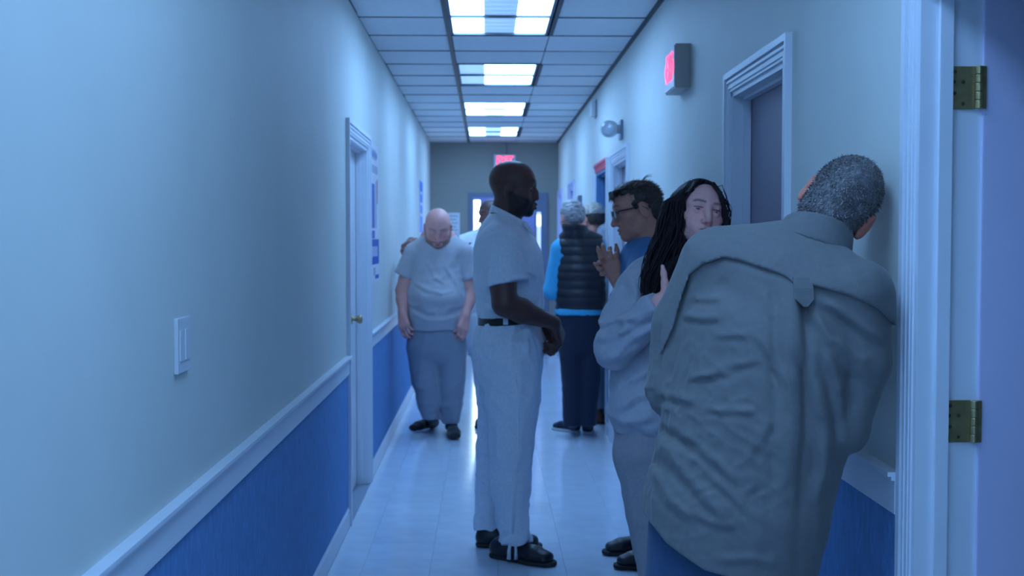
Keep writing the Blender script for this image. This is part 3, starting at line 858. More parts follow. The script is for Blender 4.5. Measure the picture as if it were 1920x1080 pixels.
# ---- a hand: palm and five jointed fingers. frame: fwd = towards the fingertips, nrm = out of the back of the hand, thumb on side*right
def hand(M, wrist, fwd, nrm, side, s=1.0, curl=(0.4, 0.45, 0.5, 0.55), spread=0.06, thumb=(0.6, 0.25, 0.3), forearm=None, k=0.006):
    f = unit(fwd); n = np.asarray(nrm, float); n = unit(n - f * (n @ f)); r = np.cross(f, n) * side   # r points to the thumb side
    wr = np.asarray(wrist, float)
    at = lambda a, b, c: wr + s * (f * a + r * b + n * c)
    # palm: four metacarpal rays fused
    for b0, b1, rr in ((0.016, 0.030, 0.0145), (0.006, 0.010, 0.0145), (-0.005, -0.011, 0.014), (-0.014, -0.030, 0.013)):
        M.limb([at(0.0, b0, 0), at(0.085 if b1 > -0.02 else 0.078, b1, 0.001)], [rr * s * 1.12, rr * s], k=0.014 * s)
    M.limb([at(-0.02, 0, 0), at(0.015, 0, 0)], [0.025 * s, 0.025 * s], side=r, flat=[0.72, 0.66], k=0.015 * s)
    lens = ((0.044, 0.026, 0.020), (0.049, 0.030, 0.021), (0.045, 0.028, 0.021), (0.035, 0.021, 0.018))
    base = ((0.086, 0.031), (0.089, 0.0105), (0.085, -0.0105), (0.077, -0.030))
    tips = []
    for i in range(4):
        c = curl[i]; c = c if hasattr(c, '__len__') else (c, c * 1.1, c * 0.8)
        sp = spread * (1.5 - i)
        d0 = unit(f * math.cos(sp) + r * math.sin(sp))
        p = at(base[i][0], base[i][1], 0.0); P = [p]; a = 0
        for L, da in zip(lens[i], c):
            a += da
            p = p + s * L * (d0 * math.cos(a) - n * math.sin(a)); P.append(p)
        rr = (0.0098, 0.0086, 0.0078, 0.0064) if i < 3 else (0.0086, 0.0074, 0.0066, 0.0056)
        M.limb(P, [q * s for q in rr], k=k * s); tips.append(P[-1])
    out, fold, bend = thumb
    t0 = at(0.022, 0.022, -0.006)
    d = unit(f * math.cos(out) + r * math.sin(out) - n * fold)
    t1 = t0 + s * 0.042 * d
    d2 = unit(d + bend * (f * 0.9 - r * 0.5) - n * fold * 0.3); t2 = t1 + s * 0.033 * d2
    d3 = unit(d2 + bend * (f * 0.6 - r * 0.6)); t3 = t2 + s * 0.026 * d3
    M.limb([t0, t1, t2, t3], [0.0165 * s, 0.0118 * s, 0.0098 * s, 0.0078 * s], k=0.008 * s)
    if forearm is not None:
        fa = [np.asarray(p, float) for p in forearm[0]]
        M.limb(fa + [at(-0.005, 0, 0)], list(forearm[1]) + [0.0265 * s], k=0.015)
    return (at(0.09, 0, 0) - 0.125 * s, at(0.09, 0, 0) + 0.125 * s)

# ---- shoe: sole outline swept from heel to toe
def shoe(parent, heel, toe, w=0.048, h=0.075, m_up=None, m_sole=None, z0=0.0, sole_h=0.022, ankle=None, name='shoe'):
    heel = np.asarray(heel, float); toe = np.asarray(toe, float); f = unit(toe - heel); L = np.linalg.norm(toe - heel); sd = np.cross(f, [0, 0, 1])
    A = lambda a, z, b=0: heel + f * (a * L) + sd * b + np.array([0, 0, z])
    U = Model()
    U.limb([A(0.12, z0 + 0.045), A(0.40, z0 + 0.05), A(0.68, z0 + 0.042, ), A(0.86, z0 + 0.034)], [w * 0.78, w * 0.84, w * 1.0, w * 0.86], side=sd, flat=[1.0, 0.95, 0.7, 0.62], k=0.02, clip=(A(0, z0 + 0.008), (0, 0, -1)))
    if ankle is not None:
        U.limb([A(0.2, z0 + 0.05), np.asarray(ankle, float)], [w * 0.85, w * 0.85], k=0.03)
    up = piece(name, U, 0.006, m_up, parent)
    if m_sole is not None:
        S = Model()
        S.limb([A(0.12, z0 + 0.012), A(0.40, z0 + 0.012), A(0.68, z0 + 0.012), A(0.87, z0 + 0.012)], [w * 0.86, w * 0.84, w * 1.06, w * 0.92], side=sd, flat=[0.9, 0.9, 0.9, 0.9], k=0.02, clip=[(A(0, z0 + 0.002), (0, 0, -1)), (A(0, z0 + sole_h), (0, 0, 1))])
        np_sole = piece('sole', S, 0.005, m_sole, up)
    return up

def short_hair(parent, H, n, length, r, m, keep, seed=1, lay=(0, -0.5, 0.4), base=None, name='hair', jitter=0.5, colors=None, spread=1.0, lift=0.0, root=-0.002):
    """thin tapering hairs rooted on the scalp, one mesh"""
    rs = np.random.RandomState(seed)
    P = rs.normal(size=(n * 3, 3)); P /= np.linalg.norm(P, axis=1)[:, None]
    S = P * np.array([0.0765, 0.0965, 0.086]) + np.array([0, -0.014, 0.032])
    N = P / np.array([0.0765, 0.0965, 0.086]); N /= np.linalg.norm(N, axis=1)[:, None]
    ok = keep(S) & (rs.rand(len(S)) < 1)
    S, N = S[ok][:n], N[ok][:n]; k = len(S)
    D = N * (0.45 + lift) + np.array(lay) + rs.normal(size=(k, 3)) * jitter * 0.4
    D /= np.linalg.norm(D, axis=1)[:, None]
    ln = length * (0.6 + 0.8 * rs.rand(k))[:, None]
    T = np.cross(D, N); T /= np.maximum(1e-6, np.linalg.norm(T, axis=1))[:, None]
    B = S + N * root + N * lift * 0.004; mid = B + D * ln * 0.55; tip = B + D * ln - N * ln * 0.15 * (1 - lift)
    V = np.stack([B - T * r, B + T * r, mid + N * r * 0.8 + T * r * 0.7, mid + N * r * 0.8 - T * r * 0.7, tip + T * r * 0.2, tip - T * r * 0.2], 1).reshape(-1, 3)
    Q = np.concatenate([np.array([[0, 1, 2, 3], [3, 2, 4, 5]]) + 6 * i for i in range(k)])
    Wd = H.c + ((V * np.array([H.wide, 1, H.tall])) * H.s) @ H.R.T
    C = None
    if colors is not None:
        cc = np.array(colors)[rs.randint(0, len(colors), k)] * (0.75 + 0.5 * rs.rand(k))[:, None]
        C = np.repeat(cc, 6, axis=0)
    return np_obj(name, Wd, Q, m, parent, C, smooth=False)

def mesh_hair(parent, V, Q, n, length, r, m, lay, colors, seed=1, jitter=0.5, up=0.35, name='hair_strands', keep=None):
    """short hairs rooted on a meshed hair cap (world coordinates), one mesh"""
    rs = np.random.RandomState(seed)
    A, B_, C_ = V[Q[:, 0]], V[Q[:, 1]], V[Q[:, 2]]
    N = np.cross(B_ - A, C_ - A); ln = np.linalg.norm(N, axis=1); ok = ln > 1e-12
    ctr = V[Q].mean(1)
    if keep is not None: ok &= keep(ctr)
    idx = np.where(ok)[0]; i = idx[rs.randint(0, len(idx), n)]
    N = N[i] / ln[i][:, None]; wgt = rs.dirichlet((1, 1, 1, 1), n)
    S = (V[Q[i]] * wgt[:, :, None]).sum(1)
    D = N * up + np.asarray(lay, float) + rs.normal(size=(n, 3)) * jitter * 0.4
    D -= N * np.minimum((D * N).sum(1) - 0.12, 0)[:, None]; D /= np.linalg.norm(D, axis=1)[:, None]
    L = length * (0.6 + 0.8 * rs.rand(n))[:, None]
    T_ = np.cross(D, N); T_ /= np.maximum(1e-6, np.linalg.norm(T_, axis=1))[:, None]
    R0 = S - N * 0.001; mid = R0 + D * L * 0.55; tip = R0 + D * L - N * L * 0.12
    P = np.stack([R0 - T_ * r, R0 + T_ * r, mid + N * r * 0.6 + T_ * r * 0.7, mid + N * r * 0.6 - T_ * r * 0.7, tip + T_ * r * 0.2, tip - T_ * r * 0.2], 1).reshape(-1, 3)
    F_ = np.concatenate([np.array([[0, 1, 2, 3], [3, 2, 4, 5]]) + 6 * k for k in range(n)])
    cc = np.array(colors)[rs.randint(0, len(colors), n)] * (0.75 + 0.5 * rs.rand(n))[:, None]
    return np_obj(name, P, F_, m, parent, np.repeat(cc, 6, axis=0), smooth=False)

# ------------------------------------------------------------------ people
def G(px, py):
    """ground point seen at a photo pixel"""
    r = _ev @ Vector(((px - 960) / FPX, (540 - py) / FPX, -1.0)); s = CAM_Z / -r.z
    return np.array((r.x * s, r.y * s, 0.0))
def person(loc, label):
    o = empty('person', tuple(float(v) for v in loc)); tag(o, label, 'person'); return o
V3 = lambda *a: np.array(a, float)
M_SKIN = mat('skin', (1, 1, 1, 1), 0.48, attr='tint', var=0.06, scale=60, spec=0.4, sss=0.06)
def cloth(name, col, var=0.07, scale=90, rough=0.85, bump=0.12, bscale=350): return mat(name, (*col, 1), rough, var=var, scale=scale, bump=bump, bscale=bscale, sheen=0.15)
M_WHITEU = cloth('white_uniform', (0.80, 0.83, 0.90))
M_GREYT = cloth('grey_tshirt', (0.47, 0.45, 0.48))
M_GREYP2 = cloth('grey_sweatpants', (0.29, 0.31, 0.37))
M_GREYS = cloth('grey_sweatshirt', (0.46, 0.46, 0.52), bump=0.2)
M_GREYW = cloth('grey_jogger', (0.36, 0.34, 0.37))
M_OLIVE = cloth('olive_shirt', (0.155, 0.155, 0.158), bump=0.06)
M_SCRUB = cloth('blue_scrub', (0.06, 0.21, 0.45))
M_SLEEVE = cloth('bright_blue_fleece', (0.06, 0.44, 0.72))
M_VEST = mat('black_quilt', (0.020, 0.018, 0.026, 1), 0.42, var=0.15, scale=30)
M_JEAN = cloth('dark_jeans', (0.012, 0.018, 0.045))
M_JEAN2 = cloth('blue_jeans', (0.035, 0.08, 0.17))
M_HOOD = cloth('grey_hoodie', (0.40, 0.42, 0.48))
M_BLACK = mat('black_leather', (0.014, 0.013, 0.016, 1), 0.45, var=0.15, scale=50)
M_SOCK = cloth('black_sock', (0.016, 0.014, 0.018))
M_SOLEW = mat('white_sole', (0.6, 0.62, 0.66, 1), 0.6)
M_SOLEB = mat('black_sole', (0.02, 0.02, 0.022, 1), 0.7)
M_BROWN = mat('brown_boot', (0.16, 0.055, 0.03, 1), 0.55, var=0.1)
M_BELT = mat('belt_leather', (0.012, 0.010, 0.014, 1), 0.35)
M_HAIR = mat('hair', (1, 1, 1, 1), 0.42, attr='tint', spec=0.35)
M_LACE = cloth('white_cord', (0.7, 0.72, 0.75))
M_GFRAME = mat('spectacle_frame', (0.02, 0.018, 0.02, 1), 0.3)
CAU = (0.80, 0.36, 0.28); CAU2 = (0.66, 0.28, 0.20); DRK = (0.125, 0.055, 0.042)
def const(c): return lambda P: np.tile(np.array(c, float), (len(P), 1))

# ============ the guard in white, standing in profile
def guard():
    p0 = G(965, 1046); o = person(p0, 'bald bearded man in white short-sleeved uniform standing in profile, hands clasped')
    D = 5.66
    w = lambda x, y, d=D: W(x, y, d)
    fw = unit((1, -0.22, 0)); sd = unit((0.22, 1, 0))
    hd = Head(w(963, 352), (1, -0.12, -0.04), (0.04, 0, 1), 1.07, wide=0.98, jaw=1.08, nose=1.12, proj=0.0, lipf=0.007, brow=1.1, ear=1.0, lidclose=0.35)
    neck = w(943, 425)
    B = Model(); hd.build(B, neck, 0.064)
    sh_r, sh_l = w(938, 458, D - 0.18), w(950, 455, D + 0.18)
    el_r = w(946, 570, D - 0.24); wr_r = w(1040, 608, D - 0.13)
    el_l = w(965, 560, D + 0.22); wr_l = w(1030, 620, D + 0.02)
    B.limb([neck, w(950, 500), w(958, 600)], [0.10, 0.13, 0.12], side=sd, flat=[0.8, 0.7, 0.7], k=0.03)
    B.limb([sh_r, (sh_r + el_r) / 2, el_r], [0.07, 0.068, 0.055], k=0.02)
    B.limb([sh_l, el_l], [0.066, 0.05], k=0.02)
    fb1 = hand(B, wr_r, w(1057, 650, D - 0.05) - wr_r, (0.9, -0.45, 0.25), -1, 1.08, curl=(0.75, 0.8, 0.85, 0.9), thumb=(0.35, 0.3, 0.5),
               forearm=([el_r, el_r + 0.35 * (wr_r - el_r)], [0.056, 0.056]))
    fb2 = hand(B, wr_l, w(1050, 662, D - 0.03) - wr_l, (0.75, 0.6, 0.3), 1, 1.05, curl=(1.0, 1.05, 1.1, 1.1), thumb=(0.3, 0.4, 0.5),
               forearm=([el_l, el_l + 0.35 * (wr_l - el_l)], [0.052, 0.050]))
    ht = head_tint(hd, DRK, (0.16, 0.06, 0.055), brow=(0.014, 0.011, 0.012), beard=(0.014, 0.011, 0.012))
    lo, hi = hd.box(0.14)
    piece('body', B, 0.008, M_SKIN, o, ht, 1, [(lo, hi, 0.0034), (*fb1, 0.0036), (*fb2, 0.0042)])
    hd.eyes(o, (0.03, 0.02, 0.015), white=0.22)
    # shirt
    S = Model()
    S.limb([w(944, 440), w(949, 475), w(952, 520), w(957, 570), w(956, 610)], [0.155, 0.215, 0.205, 0.19, 0.185], side=sd, flat=[0.62, 0.70, 0.755, 0.79, 0.76], k=0.03,
           clip=[(w(956, 603), (0.06, 0, -1))])
    S.limb([w(940, 445, D - 0.10), sh_r], [0.075, 0.088], k=0.05); S.limb([w(946, 445, D + 0.10), sh_l], [0.075, 0.085], k=0.05)
    S.limb([w(938, 440), w(946, 424)], [0.095, 0.080], side=sd, flat=[1.0, 1.05], k=0.05, clip=(w(948, 418), (0.44, 0, 0.9)))
    hem = w(953, 532, D - 0.21)
    S.limb([sh_r, hem], [0.092, 0.095], k=0.03, clip=(hem, hem - sh_r))
    S.limb([sh_l, w(962, 520, D + 0.22)], [0.088, 0.092], k=0.03, clip=(w(962, 520, D + 0.22), (0.1, 0.05, -1)))
    S.limb([w(990, 492, D - 0.05), w(993, 520, D - 0.05)], [0.06, 0.05], k=0.05)
    S.disp += [folds((0.3, 0.2, 1), 4, 16, 0.009, 11, 1.3), folds((1, 0, 0.25), 5, 22, 0.006, 12, 1.5, c0=w(950, 575), cr=(0.3, 0.4, 0.1))]
    S.disp.append(creases([([w(*q, D - 0.25) for q in ((888, 475), (903, 450), (928, 436), (955, 444), (975, 465), (984, 492))], -0.007, 0.008), ([w(*q, D - 0.25) for q in ((985, 505), (1000, 512), (1012, 520))], 0.006, 0.010), ([w(*q, D - 0.25) for q in ((905, 575), (930, 585), (960, 588))], 0.007, 0.010)], lambda P: (P[:, 1] < D - 0.02) * 1.0))
    st = piece('shirt', S, 0.0065, M_WHITEU, o, it=1)
    # sleeve band and shoulder seam
    ax = unit(hem - sh_r)
    Hm = Model(); Hm.limb([hem - ax * 0.03, hem - ax * 0.001], [0.0985, 0.0985], k=0, clip=[(hem + ax * 0.001, ax), (hem - ax * 0.024, -ax)]); piece('sleeve_hem', Hm, 0.006, M_WHITEU, st, it=1)
    # collar: band round the neck, high at the nape and low at the throat
    Cc = Model(); ct = w(956, 401); cb = w(949, 438); nu = unit((0.46, 0, 0.89)); un = unit(ct - cb)
    Cc.limb([cb, ct + un * 0.03], [0.094, 0.084], side=sd, flat=[1.12, 1.10], k=0, clip=[(ct, nu), (cb + un * 0.012, -nu)])
    Cc.limb([cb - un * 0.03, ct + un * 0.06], [0.083, 0.075], side=sd, flat=[1.10, 1.10], k=0, sub=True)
    cp = w(997, 428, D - 0.07)
    Cc.limb([cp + V3(-0.03, 0.0, 0.02), cp + V3(0.012, -0.005, -0.035)], [0.024, 0.008], side=(0.3, 0.9, 0), flat=[0.45, 0.5], k=0.008)
    Cc.limb([cp + V3(-0.03, 0.12, 0.02), cp + V3(0.012, 0.13, -0.035)], [0.024, 0.008], side=(0.3, 0.9, 0), flat=[0.45, 0.5], k=0.008)
    piece('collar', Cc, 0.0048, M_WHITEU, st, it=1)
    # button placket down the front
    pq = [w(x, y, D - 0.035) for x, y in ((994, 440), (1005, 470), (1011, 505), (1014, 545), (1014, 575), (1008, 597))]
    MB().sweep([tuple(q - p0) for q in pq], [0.012, 0.018, 0.018, 0.018, 0.018, 0.016], 8, squash=0.5).build('placket', M_WHITEU, st, smooth=True)
    # chest pocket and placket
    # belt and trousers
    T = Model()
    T.limb([w(956, 598), w(955, 640), w(953, 690)], [0.185, 0.19, 0.185], side=sd, flat=[0.72, 0.84, 0.82], k=0.03, clip=(w(956, 596), (-0.06, 0, 1)))
    T.limb([w(957, 660, D - 0.09), w(962, 745, D - 0.10), w(960, 835, D - 0.10), w(957, 915, D - 0.08), w(962, 975, D - 0.06), w(966, 1020, D - 0.05)], [0.115, 0.115, 0.1, 0.088, 0.072, 0.082], side=sd, flat=[1.15, 1.08, 1.0, 0.98, 0.95, 0.95], k=0.03, clip=(w(966, 1016, D - 0.05), (0.12, -0.1, -1)))
    T.limb([w(945, 660, D + 0.10), w(942, 745, D + 0.12), w(928, 835, D + 0.15), w(922, 915, D + 0.19), w(915, 970, D + 0.21), w(914, 992, D + 0.21)], [0.115, 0.11, 0.085, 0.07, 0.062, 0.062], side=sd, flat=[1.1, 1.05, 1.0, 1.0, 0.95, 0.98], k=0.03, clip=(w(914, 990, D + 0.21), (0.0, -0.1, -1)))
    T.disp += [folds((0.15, 0, 1), 4, 17, 0.012, 21, 1.4), folds((1, 0.2, 0.5), 6, 22, 0.014, 22, 1.6, win=lambda P: np.clip((0.55 - P[:, 2]) / 0.2, 0.15, 1)),
               folds((1, 0.2, -0.6), 5, 18, 0.010, 23, 1.5, win=lambda P: np.clip((P[:, 2] - 0.55) / 0.2, 0, 1))]
    tr = piece('trousers', T, 0.0065, M_WHITEU, o, it=1)
    # side seam and pocket edge on the near leg
    sm = [w(949, 618, D - 0.165), w(962, 680, D - 0.205), w(972, 745, D - 0.217), w(972, 835, D - 0.200), w(966, 915, D - 0.170), w(961, 1000, D - 0.135)]
    MB().sweep([tuple(p - p0) for p in sm], 0.006, 8).build('side_seam', M_WHITEU, tr, smooth=True)
    Bt = Model(); bc = w(956, 598)
    Bt.limb([bc - (0, 0, .03), bc + (0, 0, .03)], [0.196, 0.193], side=sd, flat=[0.75, 0.75], k=0, clip=[(bc + (0, 0, 0.018), (-0.06, 0, 1)), (bc - (0, 0, 0.018), (0.06, 0, -1))])
    Bt.limb([bc - (0, 0, .05), bc + (0, 0, .05)], [0.184, 0.182], side=sd, flat=[0.72, 0.72], k=0, sub=True)
    bt = piece('belt', Bt, 0.005, M_BELT, o, it=1)
    for px in (948, 996):
        q = w(px, 598, D - (0.195 if px < 960 else 0.13))
        MB().box(tuple(q - p0 - (0.011, 0.010, 0.026)), tuple(q - p0 + (0.011, 0.012, 0.026))).build('belt_loop', M_WHITEU, tr, bevel=0.003)
    # boots and dangling ankle cords
    shoe(o, G(921, 1042), G(1041, 1063), 0.056, 0.09, M_BLACK, M_SOLEB, ankle=w(962, 1000, D - 0.05))
    shoe(o, G(893, 1024), G(1016, 1028), 0.054, 0.09, M_BLACK, M_SOLEB, ankle=w(914, 978, D + 0.21))
    for dx in (0, 9):
        a = w(957 + dx, 1018, D - 0.165)
        MB().sweep([tuple(a - p0), tuple(a - p0 + (-0.006 + dx * 0.001, -0.012, -0.03)), tuple(a - p0 + (-0.008 + dx * .0012, -0.014, -0.072))], [0.006, 0.0075, 0.010], 8, squash=0.5).build('ankle_cord', M_LACE, tr, smooth=True)
guard()

# ============ the heavy bald man in grey, head bowed
def heavy_man():
    D = 9.25; w = lambda x, y, d=D: W(x, y, d)
    p0 = G(822, 812); o = person(p0, 'heavy bald man in grey T-shirt and sweatpants with bowed head')
    hd = Head(w(821, 426, D - 0.10), (0.03, -0.88, -0.50), (0.02, -0.5, 0.85), 1.17, wide=1.06, jaw=1.2, nose=1.0, lidclose=1.0, ear=0.95)
    B = Model(); neck = w(822, 448, D + 0.03); hd.build(B, neck, 0.072)
    B.ell(hd.w(0, 0.03, -0.10), (0.06, 0.05, 0.05), None, 0.04)
    B.limb([neck, w(820, 500), w(820, 600)], [0.14, 0.19, 0.19], side=(1, 0, 0), flat=0.7, k=0.03)
    sl, sr = w(777, 476), w(865, 474)
    el, er = w(757, 545, D + 0.0), w(880, 548, D + 0.0); wl, wr = w(755, 588, D - 0.10), w(872, 592, D - 0.12)
    B.limb([sl, el], [0.075, 0.062], k=0.02); B.limb([sr, er], [0.075, 0.062], k=0.02)
    b1 = hand(B, wl, w(759, 618, D - 0.14) - wl, (-0.5, -0.85, 0), 1, 1.2, curl=(0.5, 0.55, 0.6, 0.65), thumb=(0.4, 0.3, 0.3), forearm=([el, el + 0.4 * (wl - el)], [0.062, 0.056]))
    b2 = hand(B, wr, w(866, 624, D - 0.16) - wr, (0.5, -0.85, 0), -1, 1.2, curl=(0.5, 0.55, 0.6, 0.65), thumb=(0.4, 0.3, 0.3), forearm=([er, er + 0.4 * (wr - er)], [0.062, 0.056]))
    lo, hi = hd.box(0.145)
    piece('body', B, 0.009, M_SKIN, o, head_tint(hd, (0.82, 0.38, 0.33), (0.5, 0.14, 0.13), brow=(0.30, 0.14, 0.10), beard=(0.34, 0.16, 0.12), cheek=(0.8, 0.25, 0.2)), 1, [(lo, hi, 0.0042), (*b1, 0.005), (*b2, 0.005)])
    S = Model()
    S.limb([w(820, 452, D + 0.02), w(820, 475, D + 0.01), w(820, 515), w(819, 558, D - 0.03), w(819, 590, D - 0.02), w(818, 625)], [0.12, 0.195, 0.20, 0.228, 0.225, 0.215], side=(1, 0, 0), flat=[0.7, 0.72, 0.8, 0.84, 0.82, 0.78], k=0.03, clip=(w(818, 617), (0.02, 0, -1)))
    S.limb([w(798, 458, D + 0.02), sl], [0.07, 0.082], k=0.04); S.limb([w(845, 457, D + 0.02), sr], [0.07, 0.082], k=0.04)
    hl, hr = w(758, 518), w(879, 524)
    S.limb([sl, hl], [0.085, 0.082], k=0.008, clip=(hl, hl - sl)); S.limb([sr, hr], [0.085, 0.082], k=0.008, clip=(hr, hr - sr))
    S.limb([w(800, 560, D - 0.16), w(842, 560, D - 0.16)], [0.05, 0.05], k=0.06)
    S.disp += [folds((1, 0, 0.15), 4, 16, 0.010, 31, 1.4, c0=w(820, 540, D - 0.2), cr=(0.4, 0.3, 0.22)), folds((0.5, 0, 1), 5, 14, 0.007, 32, 1.3), folds((1, 0, -0.3), 3, 22, 0.010, 33, 1.6, c0=w(820, 585, D - 0.2), cr=(0.3, 0.3, 0.05))]
    S.disp.append(creases([([w(*q, D - 0.2) for q in ((770, 578), (800, 592), (835, 592), (868, 580))], -0.014, 0.016), ([w(*q, D - 0.2) for q in ((775, 530), (805, 545), (830, 548))], 0.008, 0.014), ([w(*q, D - 0.2) for q in ((835, 500), (855, 530), (868, 560))], 0.008, 0.014), ([w(*q, D - 0.2) for q in ((800, 490), (815, 520), (835, 532))], 0.006, 0.012)], lambda P: (P[:, 1] < D + 0.02) * 1.0))
    st = piece('tshirt', S, 0.008, M_GREYT, o, it=1)
    nk = Model(); c = w(821, 456, D - 0.055); t = []
    for k in range(17):
        a = 2 * math.pi * k / 16; t.append(w(821, 449, D + 0.02) + V3(0.098 * math.cos(a), 0.085 * math.sin(a), -0.012 + 0.03 * math.sin(a)))
    MB().sweep([tuple(q - p0) for q in t], 0.010, 8, cap=False).build('neckband', M_GREYT, st, smooth=True)
    T = Model()
    T.limb([w(818, 600), w(818, 650)], [0.225, 0.215], side=(1, 0, 0), flat=[0.72, 0.7], k=0.03)
    T.limb([w(792, 650), w(799, 715), w(806, 755), w(810, 782)], [0.118, 0.105, 0.092, 0.072], k=0.03, clip=(w(810, 784), (0, 0, -1)))
    T.limb([w(846, 650), w(846, 715), w(846, 755), w(846, 790)], [0.118, 0.102, 0.088, 0.068], k=0.03, clip=(w(846, 792), (0, 0, -1)))
    T.disp += [folds((1, 0, 0.3), 5, 16, 0.011, 41, 1.4, win=lambda P: np.clip((0.62 - P[:, 2]) / 0.2, 0.2, 1)), folds((0.2, 0, 1), 4, 14, 0.008, 42)]
    piece('sweatpants', T, 0.008, M_GREYP2, o, it=1)
    for hl_, toe, an in ((G(820, 801), G(768, 812), w(811, 778)), (G(844, 806), G(855, 829), w(846, 786))):
        shoe(o, hl_, toe, 0.05, 0.08, M_SOCK, None, ankle=an, name='sock')
heavy_man()

# ============ the second man in white, arm round the heavy man
def helper():
    D = 9.75; w = lambda x, y, d=D: W(x, y, d)
    p0 = G(912, 806); p0[0] = w(912, 806)[0]; o = person((p0[0], D, 0), 'man in white behind the guard, one arm round the heavy man\'s shoulders')
    hd = Head(w(921, 402), (-0.85, -0.4, -0.15), (0, 0, 1), 1.02)
    B = Model(); neck = w(915, 438); hd.build(B, neck, 0.06)
    s1, e1, w1 = w(885, 455), w(830, 462, D + 0.02), w(770, 452, D - 0.24)
    B.limb([neck, w(912, 500), w(910, 600)], [0.1, 0.14, 0.14], side=(1, 0.3, 0), flat=0.7, k=0.03)
    B.limb([s1, e1], [0.06, 0.05], k=0.02)
    b1 = hand(B, w1, V3(-0.35, -0.9, -0.30), (-0.3, 0.3, 0.9), 1, 1.05, curl=(0.5, 0.55, 0.6, 0.6), thumb=(0.4, 0.2, 0.2), forearm=([e1, e1 + 0.4 * (w1 - e1)], [0.05, 0.048]))
    s2, e2, w2 = w(945, 455), w(955, 540, D - 0.08), w(930, 590, D - 0.2)
    B.limb([s2, e2], [0.06, 0.05], k=0.02)
    b2 = hand(B, w2, V3(-0.5, -0.6, -0.4), (0, -0.3, 0.9), -1, 1.0, forearm=([e2], [0.05]))
    lo, hi = hd.box(0.14)
    piece('body', B, 0.009, M_SKIN, o, head_tint(hd, (0.27, 0.12, 0.095), (0.2, 0.08, 0.07), brow=(0.014, 0.011, 0.012), scalp=(0.03, 0.02, 0.02), beard=(0.05, 0.03, 0.03)), 1, [(lo, hi, 0.005), (*b1, 0.0045)])
    S = Model()
    S.limb([w(915, 445), w(914, 475), w(912, 530), w(911, 605)], [0.13, 0.2, 0.19, 0.18], side=(1, 0.3, 0), flat=[0.65, 0.65, 0.68, 0.7], k=0.03, clip=(w(911, 602), (0, 0, -1)))
    S.limb([w(900, 448), s1, w(860, 462)], [0.075, 0.085, 0.085], k=0.04, clip=(w(862, 462), (-1, 0, 0))); S.limb([w(930, 448), s2, w(952, 515, D - 0.05)], [0.075, 0.085, 0.085], k=0.04, clip=(w(952, 515, D - .05), (0.1, -0.1, -1)))
    S.disp += [folds((0.3, 0, 1), 4, 14, 0.008, 51)]
    st = piece('shirt', S, 0.009, M_WHITEU, o)
    MB().box(tuple(w(884, 463, D - 0.1) - V3(p0[0], D, 0) - (0.02, 0.004, 0.035)), tuple(w(884, 463, D - 0.1) - V3(p0[0], D, 0) + (0.02, 0.008, 0.035))).build('red_patch', mat('red_patch', (0.5, 0.08, 0.08, 1), 0.7), st, bevel=0.003)
    T = Model()
    T.limb([w(911, 595), w(911, 640)], [0.18, 0.18], side=(1, 0.3, 0), flat=0.75, k=0.03)
    T.limb([w(903, 640), w(908, 715), w(910, 775, D + 0.02)], [0.1, 0.08, 0.06], k=0.03, clip=(w(910, 778), (0, 0, -1)))
    T.limb([w(925, 640), w(928, 715), w(930, 772, D + 0.08)], [0.1, 0.08, 0.06], k=0.03, clip=(w(930, 775), (0, 0, -1)))
    T.disp += [folds((0.2, 0, 1), 4, 15, 0.008, 52)]
    piece('trousers', T, 0.009, M_WHITEU, o)
    a = G(912, 796); shoe(o, V3(a[0], a[1], 0), V3(a[0] - 0.06, a[1] - 0.22, 0), 0.048, 0.08, M_BLACK, M_SOLEB, ankle=w(910, 768, D + 0.02))
    a = a + V3(0.1, 0.1, 0); shoe(o, a, a + V3(0.02, -0.24, 0), 0.048, 0.08, M_BLACK, M_SOLEB, ankle=w(930, 766, D + 0.08))
helper()

